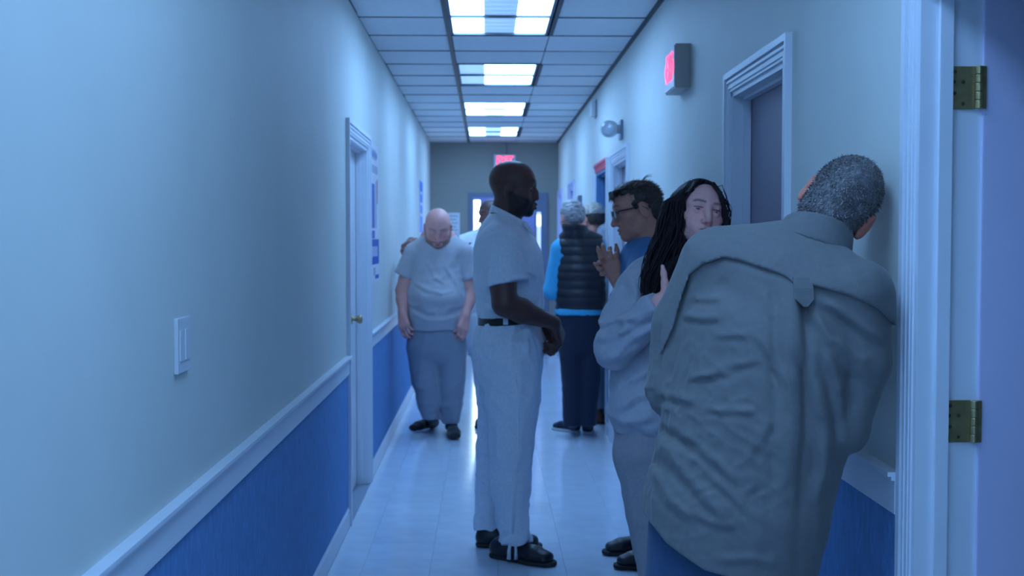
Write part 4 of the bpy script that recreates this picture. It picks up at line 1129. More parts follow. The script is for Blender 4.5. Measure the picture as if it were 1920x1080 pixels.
# ============ grey-haired man in a black quilted vest, seen from behind
def vest_man():
    D = 9.1; w = lambda x, y, d=D: W(x, y, d)
    p0 = G(1082, 814); o = person((p0[0], D, 0), 'grey-haired man seen from behind in black quilted vest and bright blue sleeves')
    hd = Head(w(1072, 408), (-0.35, 0.93, -0.1), (0.0, 0, 1), 1.03)
    B = Model(); neck = w(1080, 440); hd.build(B, neck, 0.06)
    B.limb([neck, w(1085, 500), w(1085, 600)], [0.1, 0.14, 0.14], side=(1, 0, 0), flat=0.7, k=0.03)
    sl, sr = w(1053, 468), w(1116, 464)
    el, er = w(1036, 545, D + 0.03), w(1118, 545, D + 0.06); wl, wr = w(1052, 548, D + 0.28), w(1095, 545, D + 0.28)
    B.limb([sl, el], [0.05, 0.045], k=0.02); B.limb([sr, er], [0.05, 0.045], k=0.02)
    hand(B, wl, V3(0.5, 0.7, 0.1), (0, 0, 1), 1, 1.0, forearm=([el], [0.045])); hand(B, wr, V3(-0.5, 0.7, 0.1), (0, 0, 1), -1, 1.0, forearm=([er], [0.045]))
    lo, hi = hd.box(0.14)
    piece('body', B, 0.009, M_SKIN, o, head_tint(hd, CAU, (0.5, 0.18, 0.16)), 1, [(lo, hi, 0.005)])
    # hair: full cap with swept locks
    Hr = Model()
    Hr.ell(hd.w(0, -0.018, 0.045), (0.086, 0.104, 0.086), hd.R, 0); Hr.ell(hd.w(0, -0.06, 0.01), (0.078, 0.06, 0.07), hd.R, 0.02)
    Hr.ell(hd.w(0, 0.06, -0.06), (0.15, 0.09, 0.1), hd.R, 0.01, True); Hr.ell(hd.w(0, -0.05, -0.14), (0.2, 0.2, 0.09), hd.R, 0.01, True)
    Hr.disp += [folds(hd.R @ V3(0.6, -0.6, 0.1), 7, 45, 0.012, 61, 1.2)]
    GR = ((0.36, 0.33, 0.34), (0.5, 0.46, 0.46), (0.2, 0.18, 0.19))
    hr = piece('hair', Hr, 0.005, M_HAIR, o, lambda P: np.array(GR[2]) + (np.array(GR[1]) - np.array(GR[2])) * np.clip(vnoise((P - hd.c) @ hd.R * np.array([60, 25, 60]), 5) * 1.2 + ((P - hd.c)[:, 2] > -0.01) * 0.3 - 0.2, 0, 1)[:, None], 1)
    # fleece sleeves, collar and hem
    S = Model()
    S.limb([sl, el], [0.078, 0.068], k=0.02); S.limb([el, wl], [0.068, 0.052], k=0.02); S.limb([sr, er], [0.075, 0.066], k=0.02); S.limb([er, wr], [0.066, 0.052], k=0.02)
    S.limb([w(1084, 560), w(1084, 588)], [0.172, 0.178], side=(1, 0, 0), flat=0.83, k=0.0, clip=[(w(1084, 589), (0, 0, -1)), (w(1084, 579), (0, 0, 1))])
    S.limb([sl, w(1085, 470), sr], [0.07, 0.09, 0.07], k=0.03); S.limb([w(1085, 470), w(1083, 570)], [0.15, 0.15], side=(1, 0, 0), flat=0.7, k=0.03)
    S.disp += [folds((0.4, 0, 1), 6, 18, 0.008, 62)]
    piece('fleece', S, 0.008, M_SLEEVE, o)
    # vest with quilted bands
    Vt = Model()
    Vt.limb([w(1081, 440, D + 0.01), w(1086, 465), w(1088, 510), w(1089, 555), w(1087, 582)], [0.085, 0.165, 0.185, 0.185, 0.175], side=(1, 0, 0), flat=[0.8, 0.7, 0.78, 0.82, 0.8], k=0.03, clip=(w(1085, 578), (-0.03, 0, -1)))
    Vt.limb([w(1064, 452), w(1056, 462)], [0.075, 0.085], k=0.03, clip=(w(1050, 460), (-1, 0, -0.1))); Vt.limb([w(1104, 450), w(1118, 460)], [0.075, 0.085], k=0.03, clip=(w(1128, 460), (1, 0, -0.1)))
    Vt.limb([w(1080, 447, D - 0.01), w(1077, 424, D - 0.03)], [0.098, 0.092], k=0.02, clip=(w(1077, 421), (0.1, 0, 1)))
    Vt.disp += [lambda P: 0.008 * (np.abs(np.sin(P[:, 2] * math.pi / 0.062)) ** 0.6 - 0.6)]
    piece('quilted_vest', Vt, 0.007, M_VEST, o, it=1)
    T = Model()
    T.limb([w(1085, 580), w(1086, 640)], [0.172, 0.17], side=(1, 0, 0), flat=0.78, k=0.03)
    T.limb([w(1071, 640), w(1073, 715), w(1072, 798)], [0.095, 0.078, 0.065], k=0.025, clip=(w(1072, 797), (0, 0, -1))); T.limb([w(1105, 640), w(1106, 715), w(1102, 800)], [0.095, 0.075, 0.062], k=0.025, clip=(w(1102, 797), (0, 0, -1)))
    T.disp += [folds((0.8, 0, 0.4), 6, 16, 0.008, 63)]
    piece('jeans', T, 0.008, M_JEAN, o)
    a, b = G(1086, 812), G(1038, 807); b = b + V3(0, 0.06, 0); shoe(o, a, b, 0.046, 0.08, M_JEAN, M_SOLEW, ankle=w(1073, 785))
    a = G(1102, 815); shoe(o, a, a + V3(0.02, 0.27, 0), 0.046, 0.08, M_JEAN, M_SOLEW, ankle=w(1103, 785))
vest_man()

# ============ person in grey hoodie standing in the blue doorway
def hoodie():
    D = 9.85; w = lambda x, y, d=D: W(x, y, d)
    x0 = 0.895; o = person((x0, D, 0), 'fair-haired person in grey hoodie half hidden in the blue doorway')
    q = lambda x, z, dy=0: V3(x0 + x, D + dy, z)
    hd = Head(q(-0.045, 1.65), (-0.6, 0.75, -0.1), (0, 0, 1), 0.98)
    B = Model(); neck = q(0.0, 1.48); hd.build(B, neck, 0.055)
    B.limb([neck, q(0.01, 1.3), q(0.01, 0.95)], [0.09, 0.12, 0.12], side=(0.75, 0.6, 0), flat=0.7, k=0.03)
    sl, sr = q(-0.12, 1.40, -0.09), q(0.02, 1.40, 0.14)
    el, er = q(-0.15, 1.14, -0.08), q(0.0, 1.12, 0.18); wl, wr = q(-0.22, 1.0, 0.1), q(-0.14, 1.0, 0.2)
    B.limb([sl, el], [0.05, 0.045], k=0.02); B.limb([sr, er], [0.05, 0.045], k=0.02)
    hand(B, wl, V3(-0.3, 0.5, -0.4), (0, -0.5, 0.6), 1, 0.95, forearm=([el], [0.045])); hand(B, wr, V3(-0.5, -0.2, -0.4), (0, 0.5, 0.6), -1, 0.95, forearm=([er], [0.045]))
    lo, hi = hd.box(0.14)
    piece('body', B, 0.01, M_SKIN, o, head_tint(hd, (0.75, 0.30, 0.22), (0.5, 0.18, 0.16)), 1, [(lo, hi, 0.006)])
    Hr = Model(); Hr.ell(hd.w(0, -0.015, 0.048), (0.086, 0.106, 0.085), hd.R, 0); Hr.ell(hd.w(0, -0.06, 0.0), (0.078, 0.06, 0.07), hd.R, 0.02)
    Hr.ell(hd.w(0, 0.07, -0.06), (0.15, 0.09, 0.1), hd.R, 0.01, True); Hr.ell(hd.w(0, -0.05, -0.13), (0.2, 0.2, 0.08), hd.R, 0.01, True)
    Hr.disp += [folds(hd.R @ V3(0.3, -0.6, 0.5), 14, 60, 0.012, 66, 1.2)]
    piece('hair', Hr, 0.006, M_HAIR, o, lambda P: np.where((hd.loc(P)[:, 2] > 0.035)[:, None], (0.52, 0.46, 0.38), (0.07, 0.045, 0.04)) * (0.6 + 0.8 * vnoise(P * 70, 2))[:, None], 1)
    S = Model(); sd = unit((0.75, 0.6, 0))
    S.limb([q(0, 1.45), q(0, 1.36), q(0.005, 1.1), q(0.005, 0.86)], [0.11, 0.165, 0.165, 0.16], side=sd, flat=[0.75, 0.68, 0.72, 0.75], k=0.03, clip=(q(0, 0.86), (0, 0, -1)))
    S.limb([sl, el], [0.075, 0.065], k=0.03); S.limb([el, wl], [0.065, 0.045], k=0.03); S.limb([sr, er], [0.072, 0.065], k=0.03); S.limb([er, wr], [0.065, 0.045], k=0.03)
    S.disp += [folds((0.3, 0, 1), 4, 14, 0.010, 71)]
    st = piece('hoodie', S, 0.009, M_HOOD, o)
    Hd = Model(); Hd.ell(q(0.075, 1.545, -0.06), (0.085, 0.08, 0.07), None, 0); Hd.ell(q(0.06, 1.49, -0.05), (0.10, 0.09, 0.05), None, 0.02); Hd.disp += [folds((1, 0.3, 0), 5, 25, 0.012, 72)]; piece('hood', Hd, 0.008, M_HOOD, st)
    T = Model()
    T.limb([q(0, 0.9), q(0, 0.78)], [0.16, 0.16], side=sd, flat=0.75, k=0.03)
    T.limb([q(-0.03, 0.75, -0.06), q(-0.01, 0.45, -0.06), q(0.0, 0.1, -0.06)], [0.095, 0.075, 0.06], k=0.03, clip=(q(0, 0.13), (0, 0, -1))); T.limb([q(0.02, 0.75, 0.08), q(0.03, 0.45, 0.1), q(0.02, 0.1, 0.12)], [0.09, 0.07, 0.06], k=0.03, clip=(q(0, 0.13), (0, 0, -1)))
    T.disp += [folds((1, 0, 0.3), 6, 16, 0.010, 73)]
    piece('trousers', T, 0.009, M_GREYP2, o)
    shoe(o, q(0.04, 0, -0.10), q(-0.13, 0, 0.10), 0.05, 0.1, M_BROWN, M_SOLEB, ankle=q(0, 0.14, -0.06)); shoe(o, q(0.03, 0, 0.12), q(-0.05, 0, 0.36), 0.05, 0.1, M_BROWN, M_SOLEB, ankle=q(0.02, 0.14, 0.12))
hoodie()

# ============ man in glasses and blue scrubs, hands clasped before his face
def scrubs():
    D = 5.35; w = lambda x, y, d=D: W(x, y, d)
    p0 = G(1185, 1068); p0[0] = w(1200, 900)[0]; o = person((p0[0], D, 0), 'man with glasses and dark hair in blue scrubs, hands clasped in front')
    base = V3(p0[0], D, 0)
    hd = Head(w(1194, 393), (-1, -0.06, -0.22), (-0.22, 0, 1), 1.04, wide=0.98, jaw=0.95, nose=1.1, proj=0.9, brow=1.2, ear=1.15, lidclose=0.3)
    B = Model(); neck = w(1222, 470); hd.build(B, neck, 0.060)
    fw = V3(-1, 0, 0); sd = V3(0, 1, 0)
    B.limb([neck, w(1225, 540), w(1222, 640)], [0.1, 0.14, 0.14], side=sd, flat=0.72, k=0.03)
    s1, s2 = w(1218, 515, D - 0.17), w(1222, 510, D + 0.17)
    e1, e2 = w(1185, 610, D - 0.20), w(1190, 605, D + 0.14); w1, w2 = w(1158, 526, D - 0.055), w(1170, 508, D + 0.03)
    B.limb([s1, e1], [0.055, 0.046], k=0.02); B.limb([s2, e2], [0.055, 0.046], k=0.02)
    # interlaced hands: near hand shows its back and knuckles
    f1 = unit(w(1134, 466, D - 0.05) - w1)
    b1 = hand(B, w1, f1, unit((-0.35, -1, -0.1)), -1, 0.98, curl=((0.12, 0.25, 0.2), (0.2, 0.35, 0.3), (0.35, 0.6, 0.4), (0.5, 0.8, 0.5)), thumb=(0.55, 0.1, 0.0), forearm=([e1, e1 + 0.35 * (w1 - e1)], [0.047, 0.047]), spread=0.03)
    b2 = hand(B, w2, unit((-0.93, -0.30, 0.18)), unit((-0.30, 0.95, 0.0)), -1, 0.98, curl=((0.35, 0.75, 0.5), (0.35, 0.8, 0.5), (0.35, 0.85, 0.5), (0.35, 0.85, 0.5)), thumb=(0.95, 0.2, -0.1), forearm=([e2, e2 + 0.35 * (w2 - e2)], [0.047, 0.047]), spread=0.04)
    lo, hi = hd.box(0.14)
    hl = np.minimum(b1[0], b2[0]); hh = np.maximum(b1[1], b2[1])
    piece('body', B, 0.008, M_SKIN, o, head_tint(hd, CAU2, (0.42, 0.13, 0.11), brow=(0.09, 0.05, 0.04), cheek=(0.62, 0.2, 0.15)), 1, [(lo, hi, 0.0034), (hl, hh, 0.0032)])
    hd.eyes(o, (0.08, 0.08, 0.08), look=(0, 1, -0.2))
    # hair
    Hr = Model()
    Hr.ell(hd.w(0, -0.018, 0.040), (0.079, 0.100, 0.083), hd.R, 0); Hr.ell(hd.w(0, 0.024, 0.082), (0.058, 0.062, 0.034), hd.R, 0.02); Hr.ell(hd.w(0, -0.07, -0.005), (0.07, 0.036, 0.065), hd.R, 0.02)
    Hr.ell(hd.w(0, 0.094, -0.02), (0.15, 0.075, 0.085), hd.R, 0.012, True); Hr.ell(hd.w(0, 0.02, -0.085), (0.2, 0.065, 0.09), hd.R, 0.01, True); Hr.ell(hd.w(0, -0.04, -0.16), (0.2, 0.2, 0.09), hd.R, 0.01, True)
    for sx in (-1, 1): Hr.limb([hd.w(sx * 0.070, 0.022, 0.03), hd.w(sx * 0.068, 0.014, -0.002)], [0.008, 0.005], k=0.01)
    Hr.disp += [folds(hd.R @ V3(0.2, -0.7, 0.5), 10, 70, 0.006, 81, 1.2)]
    DK = ((0.065, 0.043, 0.038), (0.13, 0.09, 0.075), (0.035, 0.025, 0.023))
    piece('hair', Hr, 0.004, M_HAIR, o, lambda P: np.array(DK[0]) * (0.6 + 0.9 * vnoise((P - hd.c) @ hd.R * np.array([90, 30, 90]), 5))[:, None], 1)
    hv, hq = Hr.mesh(0.006); mesh_hair(o, hv, hq, 5000, 0.014, 0.0008, M_HAIR, hd.R @ V3(0, -0.55, 0.0), DK, 5, 0.7, 0.3)
    # fringe wisps over the forehead and cowlick
    wb = MB(); rs = random.Random(3)
    for k in range(46):
        x = rs.uniform(-0.055, 0.055); a = hd.w(x, 0.055 + rs.uniform(-0.02, 0.012), 0.098); b = hd.w(x * 1.05, 0.086 + rs.uniform(0, 0.008), 0.085 + rs.uniform(-0.004, 0.012)); c = hd.w(x * 1.1 + rs.uniform(-.01, .01), 0.090 + rs.uniform(0, 0.012), 0.058 + rs.uniform(-0.012, 0.012))
        wb.sweep([tuple(q - base) for q in (a, b, c)], [0.0035, 0.0028, 0.0005], 5)
    wb.build('hair_wisps', mat('dark_hair', (0.05, 0.034, 0.03, 1), 0.45), o, smooth=True); wb = MB()
    for k in range(5):
        a = hd.w(rs.uniform(-.02, .02), -0.05, 0.115); wb.sweep([tuple(q - base) for q in (a, a + hd.R @ V3(0.0, -0.02, 0.010 + k * .002), a + hd.R @ V3(0.005, -0.045, 0.006 + k * .003))], [0.0012, 0.0009, 0.0003], 4)
    wob = wb.build('cowlick', mat('dark_hair', (0.05, 0.034, 0.03, 1), 0.45), o, smooth=True)
    # spectacles
    gl = MB()
    for sx in (-1, 1):
        ring = []
        for k in range(25):
            a = 2 * math.pi * k / 24; ca, sa = math.cos(a), math.sin(a)
            ex = 0.027 * math.copysign(abs(ca) ** 0.7, ca); ez = 0.0185 * math.copysign(abs(sa) ** 0.7, sa)
            ring.append(hd.w(sx * 0.033 + ex, 0.1035 - 0.16 * abs(sx * 0.033 + ex) ** 1.0 * 0.5, -0.003 + ez))
        gl.sweep([tuple(q - base) for q in ring], 0.0021, 6, cap=False)
        gl.sweep([tuple(q - base) for q in (hd.w(sx * 0.060, 0.0985, 0.006), hd.w(sx * 0.074, 0.088, 0.009), hd.w(sx * 0.081, 0.03, 0.010), hd.w(sx * 0.083, -0.008, 0.012), hd.w(sx * 0.082, -0.032, -0.008))], [0.003, 0.0034, 0.003, 0.003, 0.0025], 6)
    gl.sweep([tuple(q - base) for q in (hd.w(-0.008, 0.104, 0.004), hd.w(0, 0.106, 0.007), hd.w(0.008, 0.104, 0.004))], 0.002, 6)
    g = gl.build('glasses', M_GFRAME, o, smooth=True)
    mg = bpy.data.materials.new('lens_glass'); mg.use_nodes = True
    bs = mg.node_tree.nodes['Principled BSDF']; bs.inputs['Base Color'].default_value = (0.75, 0.8, 0.85, 1); bs.inputs['Transmission Weight'].default_value = 0.85; bs.inputs['Roughness'].default_value = 0.05; bs.inputs['IOR'].default_value = 1.15
    for sx in (-1, 1):
        lv = []; lf = []
        for yy in (0.1018, 0.1032):
            for k in range(24):
                a = 2 * math.pi * k / 24; ca, sa = math.cos(a), math.sin(a)
                ex = 0.026 * math.copysign(abs(ca) ** 0.7, ca); ez = 0.0175 * math.copysign(abs(sa) ** 0.7, sa)
                lv.append(hd.w(sx * 0.033 + ex, yy - 0.08 * abs(sx * 0.033 + ex), -0.003 + ez) - base)
        lf = [tuple(range(24)), tuple(range(47, 23, -1))] + [(k, 24 + k, 24 + (k + 1) % 24, (k + 1) % 24) for k in range(24)]
        mesh_obj('lens', lv, lf, mg, g)
    S = Model()
    S.limb([w(1222, 478), w(1222, 515), w(1222, 570), w(1220, 640), w(1220, 700)], [0.13, 0.205, 0.19, 0.185, 0.19], side=sd, flat=[0.68, 0.72, 0.75, 0.76, 0.76], k=0.03, clip=(w(1220, 700), (0, 0, -1)))
    S.limb([w(1220, 485, D - 0.1), s1], [0.075, 0.085], k=0.04); S.limb([w(1222, 482, D + 0.1), s2], [0.075, 0.085], k=0.04)
    S.limb([s1, e1], [0.088, 0.068], k=0.03); S.limb([s2, e2], [0.088, 0.068], k=0.03)
    S.limb([e1, e1 + 0.72 * (w1 - e1)], [0.068, 0.052], k=0.03, clip=(e1 + 0.72 * (w1 - e1), w1 - e1)); S.limb([e2, e2 + 0.72 * (w2 - e2)], [0.068, 0.052], k=0.03, clip=(e2 + 0.72 * (w2 - e2), w2 - e2))
    S.limb([w(1200, 480), w(1190, 530)], [0.075, 0.085], k=0.05)
    S.disp += [folds((0.4, 0.2, 1), 5, 18, 0.009, 82)]
    st = piece('scrub_top', S, 0.0075, M_SCRUB, o)
    nb = []
    for k in range(17):
        a = 2 * math.pi * k / 16; nb.append(w(1212, 468) + V3(-0.088 * math.cos(a) - 0.012, 0.085 * math.sin(a), 0.018 - 0.045 * math.cos(a) - 0.02))
    MB().sweep([tuple(q - base) for q in nb], 0.009, 8, cap=False).build('neckband', M_SCRUB, st, smooth=True)
    T = Model(); T.limb([w(1220, 690), w(1220, 740)], [0.185, 0.185], side=sd, flat=0.78, k=0.03)
    T.limb([w(1216, 740, D - 0.09), w(1215, 880, D - 0.1), V3(base[0] + 0.06, D - 0.03, 0.09)], [0.1, 0.08, 0.066], k=0.03, clip=(V3(0, 0, 0.09), (0, 0, -1))); T.limb([w(1222, 740, D + 0.09), w(1222, 880, D + 0.14), V3(base[0] + 0.09, D + 0.17, 0.09)], [0.1, 0.08, 0.066], k=0.03, clip=(V3(0, 0, 0.09), (0, 0, -1)))
    T.disp += [folds((0.2, 0, 1), 4, 14, 0.008, 83)]
    piece('scrub_trousers', T, 0.009, M_SCRUB, o)
    a = G(1130, 1040); shoe(o, a + V3(0.27, 0.03, 0), a, 0.048, 0.08, M_BLACK, M_SOLEB, ankle=V3(base[0] + 0.09, D + 0.17, 0.1))
    a = G(1152, 1066); shoe(o, a + V3(0.26, 0.02, 0), a, 0.048, 0.08, M_BLACK, M_SOLEB, ankle=V3(base[0] + 0.07, D - 0.04, 0.1))
scrubs()

# ============ the woman with long dark hair in a grey sweatshirt
def woman():
    D = 4.25; w = lambda x, y, d=D: W(x, y, d)
    bx = w(1225, 900)[0]; o = person((bx, D, 0), 'woman with long dark wavy hair in grey sweatshirt, hand on her chest'); base = V3(bx, D, 0)
    hd = Head(w(1311, 400, D - 0.02), (0.17, -1, 0.10), (0.18, 0.10, 1), 1.02, wide=1.0, tall=0.90, jaw=0.9, nose=0.92, brow=0.75, ear=0.8)
    B = Model(); neck = w(1272, 492, D + 0.06); hd.build(B, neck, 0.048)
    sd = unit((1, 0.12, 0))
    B.limb([neck, w(1250, 560, D + 0.06), w(1215, 720, D + 0.05)], [0.09, 0.12, 0.12], side=sd, flat=0.7, k=0.03)
    s1, e1, w1 = w(1196, 548, D + 0.04), w(1152, 655, D - 0.05), w(1240, 566, D - 0.22)
    s2, e2, w2 = w(1312, 548, D + 0.10), w(1312, 670, D + 0.08), w(1300, 640, D - 0.10)
    B.limb([s1, e1], [0.048, 0.042], k=0.02); B.limb([s2, e2], [0.046, 0.04], k=0.02)
    b1 = hand(B, w1, V3(0.92, 0.12, 0.30), unit((0.1, -1, 0.05)), -1, 0.92, curl=(0.35, 0.45, 0.5, 0.5), thumb=(1.25, 0.0, -0.1), forearm=([e1, e1 + 0.4 * (w1 - e1)], [0.042, 0.04]))
    b2 = hand(B, w2, V3(-0.8, -0.2, 0.3), unit((0, -1, 0.1)), -1, 0.92, forearm=([e2], [0.042]))
    lo, hi = hd.box(0.135)
    piece('body', B, 0.008, M_SKIN, o, head_tint(hd, (0.95, 0.47, 0.42), (0.62, 0.18, 0.18), brow=(0.07, 0.04, 0.04), cheek=(0.95, 0.36, 0.32), brow_z=0.027, lid=(0.08, 0.04, 0.035)), 1, [(lo, hi, 0.0025), (*b1, 0.0034)])
    hd.eyes(o, (0.10, 0.10, 0.09), look=(0.20, 1, 0.10))
    # hair: scalp volume plus long wavy locks
    Hr = Model()
    Hr.ell(hd.w(0, -0.022, 0.042), (0.084, 0.098, 0.086), hd.R, 0); Hr.ell(hd.w(0, -0.06, -0.03), (0.084, 0.065, 0.1), hd.R, 0.03)
    Hr.limb([w(1282, 385, D + 0.04), w(1262, 440, D + 0.04), w(1246, 500, D + 0.0), w(1232, 550, D - 0.03)], [0.05, 0.055, 0.05, 0.03], k=0.04)
    fc = hd.w(0.010, 0.105, -0.03)
    Hr.ell(fc, (0.060, 0.085, 0.094), hd.R, 0.008, True)
    Hr.disp += [folds(hd.R @ V3(0.5, -0.3, 0.7), 6, 60, 0.003, 91, 1.1)]
    HC = (0.020, 0.013, 0.017)
    htn = lambda P: np.array(HC) * (0.5 + 1.1 * vnoise((P - hd.c) @ hd.R * np.array([80, 80, 14]), 5))[:, None]
    hr = piece('hair', Hr, 0.004, mat('dark_locks', (*HC, 1), 0.55, var=0.4, scale=60, spec=0.22), o, None, 1)
    rs = random.Random(12); lk = MB()
    def lock(pts, r0, amp, ph, tw=3.0, seg=7):
        out = []; n = 18; P = [np.asarray(p, float) for p in pts]; m = len(P) - 1
        for i in range(n + 1):
            t = i / n * m; k = min(int(t), m - 1); f = t - k; 
            p0_, p1_, p2_, p3_ = P[max(k - 1, 0)], P[k], P[k + 1], P[min(k + 2, m)]
            q = 0.5 * ((2 * p1_) + (p2_ - p0_) * f + (2 * p0_ - 5 * p1_ + 4 * p2_ - p3_) * f * f + (3 * p1_ - p0_ - 3 * p2_ + p3_) * f ** 3)
            a = amp * min(1, i / n * 2.2); q = q + V3(math.sin(ph + tw * 2 * math.pi * i / n) * a, math.cos(ph + tw * 2 * math.pi * i / n) * a * 0.6, 0)
            out.append(tuple(q - base))
        rad = [r0 * (0.5 + 0.5 * min(1, i / 3)) * (1 - 0.85 * max(0, (i / n - 0.6) / 0.4) ** 1.5) for i in range(n + 1)]
        lk.sweep(out, rad, seg, squash=0.7)
    # viewer's left side: long mass falling over the shoulder
    for k in range(420):
        u = rs.random(); v = rs.random()
        top = hd.w(-0.005 - 0.055 * u + 0.02 * v, 0.050 - 0.12 * v, 0.119 - 0.035 * u - 0.012 * v)
        dd = D - 0.10 + 0.17 * v
        s0 = w(1290 - 34 * u, 362 + 10 * u, dd + 0.01); s1_ = w(1286 - 46 * u, 400, dd); m0 = w(1284 - 52 * u, 440, dd)
        m1 = w(1272 - 58 * u + rs.uniform(-4, 4), 485 + rs.uniform(-8, 8), dd - 0.01)
        m2 = w(1256 - 54 * u + rs.uniform(-4, 4), 530 + rs.uniform(-10, 10), dd - 0.03)
        e = w(1243 - 36 * u + rs.uniform(-6, 10), 585 - 20 * v + rs.uniform(-30, 10), dd - 0.05)
        lock([top, s0, s1_, m0, m1, m2, e], rs.uniform(0.0022, 0.0042), rs.uniform(0.004, 0.012), rs.uniform(0, 6.3), rs.uniform(1.2, 2.2))
    # frame of the face on the viewer's left, starting at the parting
    for k in range(60):
        u = rs.random()
        lock([hd.w(0.002 - 0.01 * u, 0.060 + 0.02 * u, 0.110), hd.w(-0.030 - 0.008 * u, 0.086 + 0.006 * u, 0.066), hd.w(-0.056 - 0.008 * u, 0.077, 0.008), hd.w(-0.066 - 0.012 * u, 0.066, -0.06), w(1268 - 20 * u, 492, D - 0.10), w(1252 - 25 * u, 545, D - 0.12)], rs.uniform(0.0025, 0.005), rs.uniform(0.002, 0.007), rs.uniform(0, 6.3), 2)
    # right side: shorter fall behind the cheek
    for k in range(100):
        u = rs.random(); v = rs.random()
        lock([hd.w(0.012 + 0.03 * u, 0.06 - 0.1 * v, 0.116), hd.w(0.055 + 0.01 * u, 0.068 - 0.11 * v, 0.075 - 0.01 * u), hd.w(0.078 + 0.012 * u, 0.045 - 0.1 * v, 0.0), hd.w(0.078 + 0.014 * u, 0.035 - 0.1 * v, -0.075), hd.w(0.070 + 0.03 * u, 0.02 - 0.1 * v, -0.17)], rs.uniform(0.0025, 0.005), rs.uniform(0.002, 0.008), rs.uniform(0, 6.3), 2)
    # fine stray strands
    for k in range(60):
        u = rs.random(); v = rs.random()
        lock([hd.w(rs.uniform(-.06, .06), 0.04 - 0.1 * v, 0.118), hd.w(-0.088 * (1 if u < .6 else -1), 0.04 - 0.1 * v, 0.05), hd.w(-0.10 * (1 if u < .6 else -1), 0.03 - 0.1 * v, -0.04), hd.w(-0.105 * (1 if u < .6 else -1) + rs.uniform(-.02, .02), 0.03 - 0.1 * v, -0.13)], 0.0016, 0.006, rs.uniform(0, 6.3), 2, 4)
    lo_ = lk.build('hair_locks', mat('dark_locks', (*HC, 1), 0.55, var=0.4, scale=60, spec=0.22), o, smooth=True)
    S = Model()
    S.limb([w(1262, 505, D + 0.05), w(1255, 540, D + 0.06), w(1228, 600, D + 0.05), w(1215, 690, D + 0.05), w(1210, 770, D + 0.04)], [0.09, 0.155, 0.135, 0.13, 0.13], side=sd, flat=[0.75, 0.66, 0.76, 0.82, 0.86], k=0.04, clip=(w(1205, 806, D), (0.0, 0, -1)))
    S.limb([w(1193, 765, D + 0.02), w(1225, 775, D)], [0.085, 0.09], k=0.04)
    S.limb([w(1240, 515, D + 0.04), s1], [0.07, 0.075], k=0.05); S.limb([w(1290, 515, D + 0.08), s2], [0.07, 0.075], k=0.05)
    S.limb([s1, (s1 + e1) / 2, e1], [0.076, 0.073, 0.066], k=0.02); S.limb([s2, e2], [0.075, 0.065], k=0.03)
    c1 = w1 - unit(w1 - e1) * 0.012
    S.limb([e1, e1 + 0.5 * (w1 - e1), c1], [0.066, 0.056, 0.042], k=0.006, clip=(c1, w1 - e1)); S.limb([e2, w2], [0.068, 0.042], k=0.03)
    S.disp += [folds(unit(w1 - e1) + V3(0.1, 0, 0.2), 5, 22, 0.016, 92, 1.6, c0=e1, cr=(0.13, 0.25, 0.13)), folds((0.5, 0, 1), 4, 18, 0.012, 97, 1.5, c0=(s1 + e1) / 2, cr=(0.12, 0.25, 0.12)), folds((1, 0.2, 0.3), 4, 18, 0.014, 93, 1.5, win=lambda P: np.clip((1.1 - P[:, 2]) / 0.2, 0.2, 1)), folds((0.3, 0, 1), 4, 14, 0.007, 94)]
    CR = [(((1120, 612), (1150, 598), (1184, 590)), 14, 8), (((1117, 640), (1150, 622), (1182, 610)), 12, 8), (((1166, 590), (1174, 560), (1178, 532)), -9, 9), (((1165, 628), (1200, 606), (1230, 588)), -16, 7),
          (((1130, 600), (1140, 570), (1160, 540)), 7, 9), (((1125, 672), (1165, 668), (1200, 645)), 9, 8), (((1152, 775), (1190, 745), (1228, 735)), 12, 9), (((1160, 795), (1200, 790), (1230, 778)), 10, 8), (((1175, 720), (1205, 705), (1230, 690)), 8, 8), (((1190, 520), (1200, 560), (1205, 585)), 6, 8)]
    S.disp.append(creases([([w(*q, D - 0.1) for q in pts], am * 0.001, wd / 539.0) for pts, am, wd in CR], lambda P: (P[:, 1] < D + 0.05) * 1.0))
    st = piece('sweatshirt', S, 0.0065, M_GREYS, o, it=1)
    nb = []
    for k in range(17):
        a = 2 * math.pi * k / 16; nb.append(w(1268, 500, D + 0.06) + V3(0.078 * math.cos(a), 0.07 * math.sin(a), -0.005 + 0.025 * math.sin(a)))
    MB().sweep([tuple(q - base) for q in nb], 0.010, 8, cap=False).build('neckband', M_GREYS, st, smooth=True)
    T = Model()
    T.limb([w(1222, 770, D + 0.05), w(1228, 850, D + 0.05)], [0.135, 0.145], side=sd, flat=[0.8, 0.82], k=0.03)
    T.limb([w(1200, 850, D + 0.04), w(1215, 960, D + 0.03), w(1232, 1080, D + 0.05), V3(w(1238, 1150)[0], D + 0.06, 0.08)], [0.088, 0.075, 0.064, 0.055], k=0.03, clip=(V3(0, 0, 0.085), (0, 0, -1)))
    T.limb([w(1272, 850, D + 0.07), w(1278, 960, D + 0.05), V3(w(1282, 1150)[0], D + 0.09, 0.08)], [0.096, 0.084, 0.058], k=0.03, clip=(V3(0, 0, 0.085), (0, 0, -1)))
    T.disp += [folds((1, 0.2, 0.4), 5, 18, 0.009, 95, 1.4, win=lambda P: np.clip((P[:, 2] - 0.5) / 0.2, 0.2, 1)), folds((0.2, 0, 1), 4, 15, 0.008, 96)]
    piece('joggers', T, 0.007, M_GREYW, o, it=1)
    for px, dy in ((1238, 0.06), (1284, 0.09)):
        a = V3(w(px, 1150)[0], D + dy + 0.05, 0); shoe(o, a, a + V3(0.0, -0.24, 0), 0.044, 0.07, M_BLACK, M_SOLEB, ankle=a + V3(0, -0.05, 0.09))
woman()

